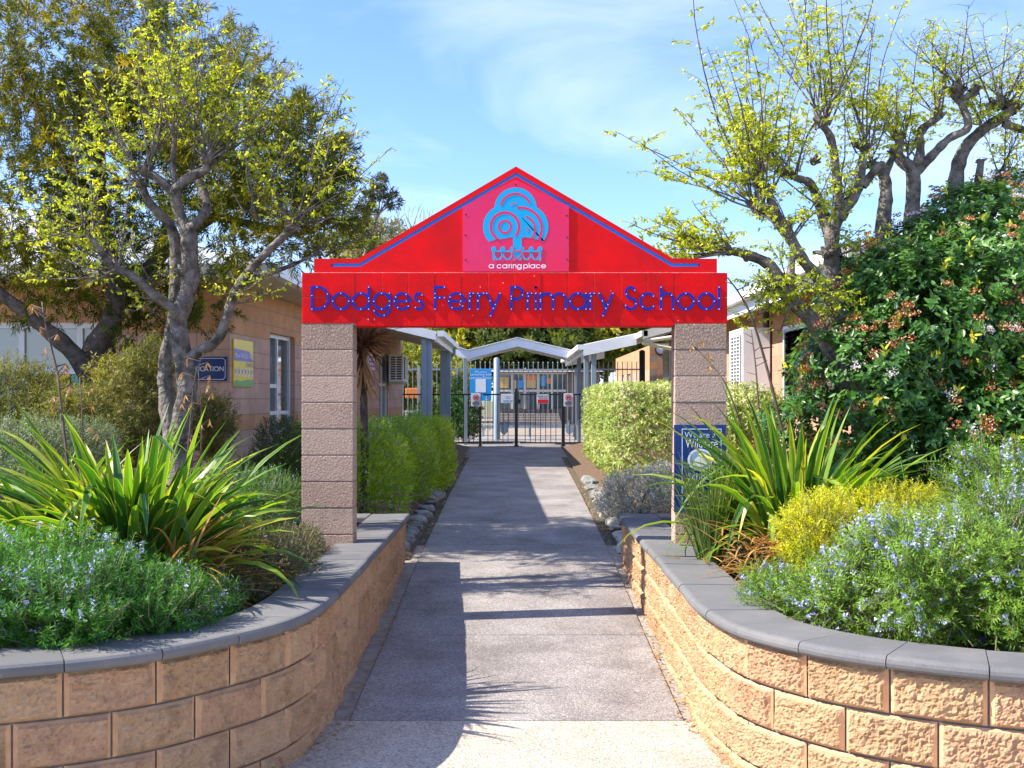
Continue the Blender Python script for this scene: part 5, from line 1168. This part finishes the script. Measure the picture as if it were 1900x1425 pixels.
# ---- bronze cordyline
random.seed(41); t = thing('spiky_bronze_plant', 'bronze spiky-leaved palm-like plant beside the left pillar under the beam', 'plant'); c = P(672, 636, 12.0); m = M()
for i in range(150):
    az = random.uniform(0, 2 * PI); strap(m, c + Vector((0, 0, random.uniform(-.08, .05))), az, abs(random.gauss(1.25, .6)), random.uniform(.32, .50), .030, random.uniform(.1, .6), random.random(), 0, None, False, k=6)
m.build('blades', [BRZ, BRZ], t); m = M(); m.tube([(c.x, c.y, .5), (c.x + .03, c.y, 1.4), (c.x, c.y, c.z)], [.05, .045, .04], 8); m.build('trunk', BARKD, t, smooth=True)
m = M()
for i in range(45): strap(m, c + Vector((0, 0, -.12 - random.random() * .3)), random.uniform(0, 2 * PI), random.uniform(2.1, 2.8), random.uniform(.25, .5), .02, .2, random.random(), 0, None, False, k=5)
m.build('dead_blades', [DRY, DRY], t)

# ---- trees
def limb(m, pts, r, sides=9, k=5, rough_=.0):
    line = smooth_line(pts, k); rr = np.interp(np.linspace(0, 1, len(line)), np.linspace(0, 1, len(r)), r)
    rr = rr * (1 + .07 * np.sin(np.arange(len(line)) * 1.9) + rng.normal(0, .03, len(line))); m.tube(line, rr, sides); return np.array([tuple(p) for p in line]), rr
def crook(pts, a):
    return [pts[0]] + [p + Vector(rng.normal(0, a, 3)) for p in pts[1:-1]] + [pts[-1]]
def knob(m, c, r, n=7):
    """swollen pollard head: overlapping short stubs"""
    for i in range(n):
        d = Vector(rdir(1)[0]); d.z = abs(d.z) * .8; d = d.normalized(); c0 = Vector(c) - d * r * .4; m.tube([c0, Vector(c) + d * r * .6, Vector(c) + d * r * random.uniform(1.1, 1.9)], [r * .6, r * .42, r * .16], 7)
def grow(m, nodes, rads, targets, tipr=.003, maxlen=9, wig=.12):
    nodes = [n for n in nodes]; rads = list(rads); NA = np.array(nodes); RA = np.array(rads)
    d0 = np.array([np.min(np.linalg.norm(NA - t, axis=1)) for t in targets]); order = np.argsort(d0)
    for ti in order:
        T = targets[ti]; dd = np.linalg.norm(NA - T, axis=1) ; j = int(np.argmin(dd)); a = NA[j]; ln = dd[j]
        if ln < .03: continue
        k = max(2, int(ln / .12)); t = np.linspace(0, 1, k + 1)[:, None]; mid = (a + T) / 2 + rng.normal(0, wig * ln, 3) + np.array([0, 0, -.04 * ln])
        line = (1 - t) ** 2 * a + 2 * t * (1 - t) * mid + t * t * T; r0 = min(RA[j] * .75, tipr + ln * .011); rr = np.linspace(r0, tipr, k + 1)
        m.tube(line, rr, 4 if r0 < .012 else 6, cap=False); NA = np.concatenate([NA, line[1:]]); RA = np.concatenate([RA, rr[1:]])
    return NA, RA

# dark wattle behind
wt = thing('wattle_tree', 'large dark dense tree with narrow olive leaves at the left, behind the pale elm', 'tree'); m = M(); nodes = []; rads = []
for pts, r in (([P(172, 800, 10.9), P(178, 720, 10.9), P(172, 650, 10.95), P(215, 560, 11.1), P(190, 400, 11.2), P(185, 260, 11.4), P(200, 120, 11.5)], (.15, .12, .10, .09, .07, .05, .03)),
               ([P(178, 730, 10.9), P(140, 660, 10.8), P(60, 590, 10.7), P(-20, 520, 10.7), P(-60, 400, 10.9)], (.10, .09, .07, .05, .03)),
               ([P(188, 800, 11.2), P(195, 700, 11.2), P(205, 600, 11.3), P(270, 500, 11.4), P(400, 400, 11.5), P(520, 330, 11.4)], (.11, .10, .09, .07, .05, .02)),
               ([P(190, 400, 11.2), P(120, 300, 11.2), P(60, 180, 11.3), P(20, 60, 11.4)], (.07, .05, .04, .02)), ([P(290, 480, 11.4), P(330, 350, 11.6), P(380, 200, 11.7), P(420, 110, 11.7)], (.06, .05, .03, .02)),
               ([P(400, 400, 11.5), P(480, 420, 11.3), P(570, 430, 11.2), P(620, 400, 11.2)], (.05, .04, .03, .015)), ([P(185, 260, 11.4), P(250, 150, 11.5), P(300, 40, 11.6)], (.05, .04, .02))):
    a, b = limb(m, pts, r); nodes.append(a); rads.append(b)
wb = [B(110, 90, 11.6, 210, 170, 1.2), B(20, 330, 11.3, 170, 190, 1.1), B(320, 150, 11.3, 150, 150, 1.0), B(440, 230, 10.7, 110, 120, .9), B(520, 300, 10.2, 110, 110, .8), B(590, 360, 10.0, 52, 95, .6), B(575, 270, 10.1, 60, 80, .6), B(622, 400, 10.0, 36, 70, .5), B(560, 430, 9.9, 65, 45, .6), B(400, 340, 10.9, 90, 90, .6), B(430, 440, 10.8, 120, 70, .8), B(190, 500, 11.3, 110, 75, .7), B(40, 510, 11.0, 120, 80, .7), B(200, 300, 11.6, 140, 130, .9), B(290, 560, 11.6, 70, 60, .5), B(230, 620, 11.2, 40, 50, .35), B(380, 560, 12.0, 50, 50, .4)]
p, nrm, dp = volume(wb, 4600, .25, 2, .20, 1.5, 4.0)
grow(m, np.concatenate(nodes), np.concatenate(rads), p[:700], .0035)
m.build('trunk', BARKD, wt, smooth=True); mf = M()
D = unit(nrm * .7 + rdir(len(p)) * .6 + UP * .1)
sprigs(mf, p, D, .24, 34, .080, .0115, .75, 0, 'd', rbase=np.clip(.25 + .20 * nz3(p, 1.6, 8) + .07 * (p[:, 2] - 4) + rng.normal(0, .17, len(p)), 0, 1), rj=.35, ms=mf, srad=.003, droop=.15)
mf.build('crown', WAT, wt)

# pale elm, left
def shoots(mb, ml, base, n, a0, a1, Lr, seed, r0=.009, leaf=1.0, depth=.5, twigs=9, lsz=.048, bare=.25):
    random.seed(seed)
    for i in range(n):
        am = (a0 + a1) / 2; a = R(am + (random.uniform(a0, a1) - am) * 1.25); L_ = random.uniform(Lr[0] * .5, Lr[1]); d = Vector((math.cos(a), random.uniform(-depth, depth), math.sin(a))).normalized()
        b = Vector(base) + Vector((random.uniform(-.06, .06), random.uniform(-.06, .06), random.uniform(-.04, .06))); pts = [b]; cur = d.copy(); k = 9
        for j in range(k): cur = (cur + Vector((random.gauss(0, .09), random.gauss(0, .09), .04 + random.gauss(0, .05)))).normalized(); pts.append(pts[-1] + cur * (L_ / k))
        rr = np.linspace(r0 * (.6 + .4 * L_ / Lr[1]), .0022, k + 1); mb.tube(pts, rr, 5, cap=False)
        nt = int(twigs * L_ / Lr[1] * random.uniform(.7, 1.2))
        for j in range(nt):
            t = bare + (1 - bare) * (j + random.random()) / nt; q = pts[min(k, int(t * k))].lerp(pts[min(k, int(t * k) + 1)], (t * k) % 1); tl = random.uniform(.08, .32) * (1.2 - .6 * t)
            dd = Vector((random.gauss(0, 1), random.gauss(0, .8), random.uniform(-.1, .8))).normalized(); e = q + dd * tl; mb.tube([q, q.lerp(e, .5) + Vector((0, 0, .01)), e], [.003, .0022, .0012], 3, cap=False)
            nl = int((3 + 9 * tl / .3) * leaf * random.uniform(.3, 1.5))
            if nl <= 0: continue
            tt = rng.uniform(.25, 1.05, nl)[:, None]; Q = np.array(q) * (1 - tt) + np.array(e) * tt; LDr = unit(np.array(dd) * .6 + rdir(nl) * .8 + np.array([0, 0, -.45]))
            ml.leaves(Q, LDr, unit(rdir(nl) + UP * .6), lsz * rng.uniform(.5, 1.2, nl), lsz * .42 * rng.uniform(.7, 1.2, nl), 0, rng.random(nl), 'f')
el = thing('elm_tree', 'pale twin-trunked pollarded elm with fresh yellow-green leaves in the left planter', 'tree', 'pollarded elms'); m = M(); ml = M()
Ze = 9.3
for pts, r in (([P(335, 920, Ze), P(340, 800, Ze), P(348, 720, Ze), P(332, 610, Ze), P(345, 520, Ze), P(352, 440, Ze), P(362, 415, Ze)], (.16, .125, .115, .10, .10, .09, .06)),
               ([P(325, 850, Ze + .1), P(308, 740, Ze + .15), P(302, 670, Ze + .2), P(318, 600, Ze + .2), P(325, 500, Ze + .25), P(318, 420, Ze + .25), P(280, 380, Ze + .2), P(262, 345, Ze + .2)], (.12, .09, .075, .075, .07, .06, .05, .045)),
               ([P(345, 665, Ze), P(372, 650, Ze - .05), P(400, 625, Ze - .1), P(430, 560, Ze - .1), P(440, 525, Ze - .1), P(475, 490, Ze - .1), P(520, 445, Ze - .1), P(545, 425, Ze - .1)], (.06, .06, .055, .05, .05, .045, .04, .035)),
               ([P(436, 535, Ze - .1), P(480, 510, Ze), P(540, 490, Ze + .1), P(590, 470, Ze + .2)], (.04, .035, .025, .012)),
               ([P(330, 580, Ze - .05), P(290, 550, Ze - .15), P(255, 515, Ze - .2), P(215, 500, Ze - .2), P(185, 470, Ze - .25), P(160, 430, Ze - .3)], (.055, .05, .045, .035, .03, .022)),
               ([P(350, 440, Ze), P(335, 400, Ze), P(328, 360, Ze), P(345, 330, Ze), P(378, 318, Ze), P(388, 295, Ze)], (.08, .065, .06, .055, .05, .045)),
               ([P(328, 365, Ze), P(300, 330, Ze), P(270, 318, Ze)], (.05, .045, .04)), ([P(358, 420, Ze), P(385, 390, Ze + .15), P(372, 350, Ze + .2), P(362, 320, Ze + .2)], (.06, .05, .05, .035)),
               ([P(330, 365, Ze), P(320, 310, Ze), P(325, 250, Ze)], (.04, .032, .025))): limb(m, crook(pts, .016), [q * .76 for q in r], 10)
for q, rk in ((P(386, 300, Ze), .07), (P(268, 320, Ze), .06), (P(262, 345, Ze + .2), .05), (P(362, 318, Ze + .2), .05), (P(545, 425, Ze - .1), .05), (P(215, 500, Ze - .2), .045), (P(340, 505, Ze - .05), .06)): knob(m, q, rk)
for q, n_, a0, a1, Lr, lf_ in ((P(386, 300, Ze), 22, 45, 130, (.6, 1.6), 1.0), (P(325, 250, Ze), 14, 60, 130, (.6, 1.35), 1.1), (P(268, 320, Ze), 18, 60, 150, (.5, 1.4), 1.0), (P(262, 345, Ze + .2), 10, 95, 190, (.5, 1.1), 1.0), (P(362, 318, Ze + .2), 10, 30, 110, (.6, 1.5), .8),
        (P(545, 425, Ze - .1), 22, 25, 125, (.45, 1.3), 1.0), (P(470, 400, Ze), 10, 40, 120, (.5, 1.1), 1.0), (P(215, 500, Ze - .2), 14, 70, 200, (.4, 1.0), .9), (P(160, 430, Ze - .3), 12, 60, 200, (.4, 1.0), 1.0), (P(590, 470, Ze + .2), 6, 0, 90, (.3, .6), .6), (P(300, 560, Ze - .1), 8, 120, 230, (.3, .6), .5), (P(430, 560, Ze - .1), 5, -20, 60, (.2, .5), .5)):
    shoots(m, ml, q, n_, a0, a1, Lr, int(q.x * 100) % 997, leaf=lf_ * 1.8, lsz=.040, twigs=13)
m.build('trunk', BARK, el, smooth=True); ml.build('crown', ELM, el)

# right elms
def elm(label, limbs, knobs, sh, Z):
    t = thing('elm_tree', label, 'tree', 'pollarded elms'); m = M(); ml = M()
    for pts, r in limbs: limb(m, crook([P(x, y, Z + dz) for x, y, dz in pts], .018), [q * .80 for q in r], 10)
    for x, y, dz, rk in knobs: knob(m, P(x, y, Z + dz), rk, 8)
    for i, (x, y, dz, n_, a0, a1, Lr, lf_) in enumerate(sh): shoots(m, ml, P(x, y, Z + dz), n_, a0, a1, Lr, i * 31 + int(x), leaf=lf_ * 2.1, lsz=.042, r0=.0105, twigs=20, depth=.7)
    m.build('trunk', BARK, t, smooth=True); ml.build('crown', ELM, t)
elm('tall many-shooted elm rising from the left side of the big flowering shrub',
    [([(1545, 900, 0), (1540, 700, 0), (1548, 560, 0), (1552, 470, 0), (1560, 410, 0), (1590, 350, 0), (1602, 290, 0)], (.14, .12, .10, .085, .08, .06, .045)),
     ([(1552, 480, 0), (1530, 400, .1), (1505, 340, .1), (1480, 325, .1), (1455, 320, .1)], (.075, .065, .05, .04, .03)),
     ([(1560, 410, 0), (1552, 330, -.1), (1535, 270, -.1), (1525, 230, -.1)], (.06, .05, .045, .035)),
     ([(1600, 345, 0), (1625, 310, 0), (1640, 305, 0)], (.05, .04, .035))],
    [(1455, 320, .1, .05), (1525, 230, -.1, .06), (1602, 275, 0, .055), (1510, 300, .1, .05), (1535, 470, -.1, .07)],
    [(1525, 235, -.1, 18, 62, 125, (.8, 1.75), .75), (1455, 320, .1, 9, 80, 160, (.5, 1.2), .8), (1602, 280, 0, 10, 50, 120, (.6, 1.4), .6), (1560, 400, 0, 10, 60, 150, (.5, 1.3), .7), (1535, 470, -.1, 5, 20, 160, (.3, .7), .6), (1480, 330, .1, 6, 70, 150, (.5, 1.1), .8)], 9.7)
elm('low elm whose two leaning limbs cross the white eave at the right', 
    [([(1600, 900, 0), (1585, 700, 0), (1560, 590, 0), (1525, 520, 0), (1490, 475, 0), (1458, 425, 0), (1430, 400, 0), (1405, 385, 0)], (.12, .10, .085, .07, .06, .06, .055, .05)),
     ([(1590, 760, 0), (1540, 650, -.2), (1500, 590, -.2), (1465, 545, -.2), (1430, 500, -.2), (1385, 480, -.2), (1350, 465, -.2)], (.10, .09, .08, .075, .06, .05, .04)),
     ([(1465, 540, -.2), (1468, 500, -.2), (1472, 455, -.15)], (.05, .04, .03)), ([(1455, 425, 0), (1425, 380, 0), (1418, 345, 0)], (.05, .045, .035)), ([(1460, 425, 0), (1470, 405, 0)], (.04, .03))],
    [(1405, 388, 0, .07), (1420, 352, 0, .05), (1350, 465, -.2, .06), (1455, 540, -.2, .06), (1385, 480, -.2, .04)],
    [(1405, 388, 0, 18, 92, 168, (.7, 1.45), 1.1), (1420, 352, 0, 14, 78, 135, (.9, 1.95), .9), (1350, 465, -.2, 18, 95, 188, (.5, 1.0), 1.0), (1415, 400, 0, 5, 60, 110, (.9, 1.8), .8), (1472, 455, -.15, 6, 50, 140, (.3, .8), .8), (1455, 545, -.2, 9, 130, 300, (.2, .5), .8), (1520, 560, -.2, 5, -60, 60, (.2, .45), .7), (1480, 520, -.2, 5, 190, 330, (.2, .4), .8)], 9.2)
elm('elm with two smooth upright pale trunks behind the top of the flowering shrub',
    [([(1640, 900, 0), (1638, 600, 0), (1638, 430, 0), (1642, 360, 0), (1636, 320, 0), (1615, 305, 0)], (.12, .11, .09, .075, .065, .05)),
     ([(1640, 330, 0), (1655, 300, 0), (1660, 285, 0)], (.05, .04, .035)),
     ([(1700, 900, .1), (1685, 600, .1), (1686, 420, .1), (1692, 330, .1), (1668, 290, .1), (1668, 260, .1), (1655, 255, .1)], (.12, .11, .09, .08, .055, .05, .035)),
     ([(1692, 335, .1), (1706, 290, .1), (1708, 250, .1), (1745, 215, .1)], (.07, .055, .05, .035)), ([(1700, 320, .1), (1730, 280, .1), (1762, 255, .1), (1790, 235, .1), (1782, 180, .1), (1780, 168, .1)], (.055, .05, .045, .045, .04, .04)),
     ([(1782, 185, .1), (1815, 170, .1)], (.035, .03)), ([(1780, 190, .1), (1750, 160, .1)], (.035, .025))],
    [(1615, 305, 0, .05), (1660, 285, 0, .045), (1668, 255, .1, .06), (1745, 215, .1, .045), (1778, 170, .1, .08), (1810, 168, .1, .05)],
    [(1615, 305, 0, 6, 70, 140, (.4, 1.0), .6), (1668, 255, .1, 10, 60, 130, (.4, 1.0), .8), (1745, 215, .1, 8, 50, 130, (.4, .9), .7), (1778, 165, .1, 13, 30, 150, (.4, .9), .16), (1690, 300, .1, 5, 40, 140, (.3, .6), .9)], 9.9)
elm('rightmost elm with a knobbly fist-like pollard head at the right edge',
    [([(1770, 900, 0), (1765, 600, 0), (1762, 420, 0), (1775, 330, 0), (1795, 270, 0), (1830, 240, 0), (1865, 225, 0), (1880, 200, 0), (1850, 195, 0)], (.13, .12, .10, .09, .07, .06, .06, .05, .045)),
     ([(1862, 228, 0), (1900, 240, 0), (1940, 245, 0)], (.05, .045, .04)), ([(1800, 380, 0), (1805, 340, 0), (1820, 300, 0)], (.05, .045, .04)), ([(1840, 400, 0), (1855, 340, 0), (1870, 320, 0)], (.05, .045, .04))],
    [(1850, 197, 0, .07), (1880, 205, 0, .06), (1820, 300, 0, .035), (1858, 330, 0, .06), (1940, 245, 0, .06)],
    [(1855, 197, 0, 14, 40, 140, (.4, .95), .22), (1880, 205, 0, 8, 30, 120, (.4, .9), .2), (1858, 330, 0, 9, 20, 120, (.3, .8), .5), (1825, 240, 0, 6, 60, 200, (.2, .5), 1.0), (1940, 245, 0, 10, 60, 150, (.4, 1.0), .5)], 10.1)

# background trees
def crowntree(name, label, trunkpx, Z, blobs, n, per, lL, lW, lm, bark, L=.6, group=None, tips=60, lo=.3, r=.14, up=.3, rb=None):
    t = thing(name, label, 'tree', group); m = M(); a, b = limb(m, [P(x, y, Z) for x, y in trunkpx], np.linspace(r, r * .35, len(trunkpx))); 
    bl = [B(x, y, Z + dz, rx, ry, rz) for x, y, dz, rx, ry, rz in blobs]; p, nrm, _ = volume(bl, n, lo, 2, .28, .7, len(label) * .3)
    grow(m, a, b, p[:tips], .012); m.build('trunk', bark, t, smooth=True); mf = M(); D = unit(nrm + UP * up + rdir(len(p)) * .5)
    sprigs(mf, p, D, L, per, lL, lW, .8, 0, 'd', rbase=np.clip(.5 + .3 * nz3(p, .8, 2) + rng.normal(0, .18, len(p)), 0, 1), rj=.3, ms=mf, srad=.008); mf.build('crown', lm, t); return t
G = 'rounded trees behind the yard'
crowntree('yard_tree', 'sunny yellow-green tree behind the left roof corner of the walkway', [(830, 770), (835, 700), (840, 640)], 50, [(830, 630, 0, 80, 70, 2.5), (790, 690, 0, 50, 50, 2), (870, 670, 0, 45, 45, 2)], 1100, 22, .34, .12, BACKT, BARKD, group=G)
crowntree('yard_tree', 'darker round tree behind the ridge of the walkway gable', [(1045, 745), (1025, 700), (1000, 650)], 49, [(990, 640, 0, 95, 62, 2.5), (960, 600, 0, 80, 50, 2), (1035, 680, 0, 40, 40, 1.6)], 1200, 22, .34, .11, LF('yard_tree_dark', [(.035, .06, .02), (.08, .11, .025), (.2, .21, .04)], .4), BARKD, group=G)
crowntree('yard_tree', 'yellow-green tree behind the right canopy rake', [(1120, 770), (1125, 700), (1130, 640)], 51, [(1130, 615, 0, 95, 60, 2.5), (1085, 650, 0, 45, 45, 2), (1190, 610, 0, 60, 50, 2)], 1100, 22, .34, .12, BACKT, BARKD, group=G)
crowntree('yard_tree', 'low leafy tree behind the tall fence at the left', [(760, 790), (765, 740), (770, 700)], 41, [(750, 700, 0, 60, 45, 1.6), (820, 715, 0, 45, 40, 1.4), (705, 690, 0, 40, 50, 1.2)], 900, 20, .24, .08, BACKT, BARKD, group=G, r=.1)
crowntree('yard_tree', 'dark tree filling the gap above the right canopy', [(1235, 760), (1238, 690), (1240, 620)], 55, [(1240, 600, 0, 60, 60, 2.5)], 600, 20, .34, .11, LF('yard_tree_deep', [(.03, .055, .02), (.07, .10, .025), (.16, .18, .04)], .4), BARKD, group=G)
crowntree('pale_gum_tree', 'hazy pale bushy gum tree just above the left slope of the gable', [(690, 700), (692, 600), (690, 500)], 62, [(700, 470, 0, 38, 48, 3), (725, 500, 0, 45, 60, 3), (655, 480, 0, 30, 40, 3), (690, 560, 0, 60, 60, 3)], 900, 20, .40, .10, PALE, TWIG, L=.8)
t = thing('gum_tree', 'sparse dark gum tree with bare forked limbs beside the big left crown', 'tree'); m = M(); mf = M(); Zg = 58
sk = [([(668, 560), (675, 480), (690, 430), (706, 392), (722, 372), (730, 345)], .10), ([(690, 432), (700, 400), (704, 375), (700, 355), (715, 340)], .06), ([(700, 398), (728, 378), (740, 372)], .05), ([(678, 470), (672, 430), (676, 395), (682, 375)], .05), ([(694, 418), (705, 395), (712, 370), (722, 358)], .04), ([(690, 430), (715, 410), (728, 400)], .03)]
for pts, r in sk: limb(m, [P(x, y, Zg) for x, y in pts], (r, r * .6, r * .3), 6)
for x, y, rx, ry, n_ in ((703, 336, 9, 6, 45), (702, 356, 12, 7, 60), (730, 374, 8, 9, 55), (680, 376, 9, 14, 60), (692, 384, 7, 7, 25), (725, 360, 4, 4, 12), (668, 400, 10, 20, 60)):
    p, nrm, _ = volume([B(x, y, Zg, rx, ry, .3)], n_, .1, 2, .3, 2); sprigs(mf, p, unit(nrm + rdir(len(p)) * .6), .28, 12, .26, .05, .8, 0, 'd')
m.build('trunk', TWIG, t, smooth=True); mf.build('crown', GUM, t)
t = thing('bare_tree', 'leafless twiggy treetop above the left slope of the gable', 'tree'); m = M()
for pts in ([(745, 520), (743, 450), (738, 400), (741, 385)], [(745, 440), (742, 410), (752, 395)], [(770, 520), (760, 440), (750, 405)], [(762, 440), (770, 410), (775, 395)], [(758, 430), (745, 420)], [(766, 425), (758, 410), (752, 397)], [(800, 500), (795, 420), (798, 390)], [(796, 420), (805, 400)]): limb(m, [P(x, y, 64) for x, y in pts], (.05, .03, .015), 5)
m.build('trunk', TWIG, t, smooth=True); m = M()
for i in range(26): q = P(random.uniform(738, 800), random.uniform(390, 430), 64); m.tube([q, q + Vector((random.uniform(-.3, .3), 0, random.uniform(.3, .8)))], [.014, .006], 3)
m.build('twig', TWIG, t)

# ---- rocks, litter
ORD = ['first', 'second', 'third', 'fourth', 'fifth', 'sixth', 'seventh', 'eighth', 'ninth', 'tenth', 'eleventh', 'twelfth', 'thirteenth', 'fourteenth', 'fifteenth']
ROCK = mat('edging_rock', (.13, .135, .13), (.27, .27, .25), 7, rough=.9, bump=.6, bscale=18, bdist=.02); ROCKW = mat('edging_rock_pale', (.34, .31, .26), (.52, .48, .4), 7, rough=.9, bump=.6, bscale=18, bdist=.02)
random.seed(77)
for side, xs_, nrk in (('left', -1.13, 11), ('right', 1.16, 14)):
    y = 11.0
    for i in range(nrk):
        ln = random.uniform(.32, .55); bm = bmesh.new(); bmesh.ops.create_icosphere(bm, subdivisions=3, radius=1); sd_ = random.uniform(0, 50)
        rx_, ry_, rz_ = random.uniform(.08, .12), ln * .48, random.uniform(.035, .06); y += ln / 2
        for v in bm.verts:
            c = v.co.copy(); n_ = 1 + .28 * noise.noise(c * 1.3 + Vector((sd_, 0, 0))) + .10 * noise.noise(c * 4 + Vector((0, sd_, 0)))
            e = [math.copysign(abs(q) ** .75, q) for q in c]; v.co = Vector((e[0] * rx_, e[1] * ry_, e[2] * rz_)) * n_
        me = bpy.data.meshes.new('edging_rock'); bm.to_mesh(me); bm.free(); me.polygons.foreach_set('use_smooth', [False] * len(me.polygons)); me.materials.append(ROCKW if (side == 'right' and i < 6) else ROCK)
        o = bpy.data.objects.new('edging_rock', me); C.objects.link(o); x = xs_ + random.uniform(-.03, .03); o.location = (x, y, zg(y) + .035); o.rotation_euler = (random.uniform(-.15, .15), random.uniform(-.2, .2), random.uniform(-.2, .2)); y += ln / 2 + .02
        tag(o, 'rough edging stone, %s from the planter along the %s side of the path' % (ORD[i], side), 'rock', 'edging stones on the %s side of the path' % side)
m = M(); n_ = 2200; y = 4.5 + 20 * rng.random(n_) ** 1.4; sgn = np.where(rng.random(n_) < .5, -1, 1); x = sgn * (.93 + np.abs(rng.normal(0, .05, n_))) + .01; x = np.where(y < 6.2, sgn * (1.0 + .4 * (6.2 - y)) * rng.uniform(.85, 1.0, n_), x)
z = np.array([zg(v) for v in y]) + .006; LD = rdir(n_); LD[:, 2] = np.abs(LD[:, 2]) * .15
m.leaves(np.stack([x, y, z], 1), LD, np.tile(UP, (n_, 1)) + rdir(n_) * .3, rng.uniform(.015, .045, n_), .012, 0, rng.random(n_), 'f')
tag(m.build('leaf_litter', DRY), 'small dry fallen leaves along both edges of the path', 'leaves', kind='stuff')
m = M(); n_ = 2600; y = rng.uniform(5.0, 10.2, n_); s_ = np.where(rng.random(n_) < .5, -1, 1); x = s_ * (1.38 + np.abs(rng.normal(0, .5, n_))); LD = rdir(n_); LD[:, 2] *= .3
m.leaves(np.stack([x, y, np.full(n_, .83)], 1), LD, np.tile(UP, (n_, 1)) + rdir(n_) * .6, rng.uniform(.02, .06, n_), .010, 0, rng.random(n_), 'f')
tag(m.build('bark_mulch', DRY), 'dry bark and leaf mulch on the planter soil', 'mulch', kind='stuff')
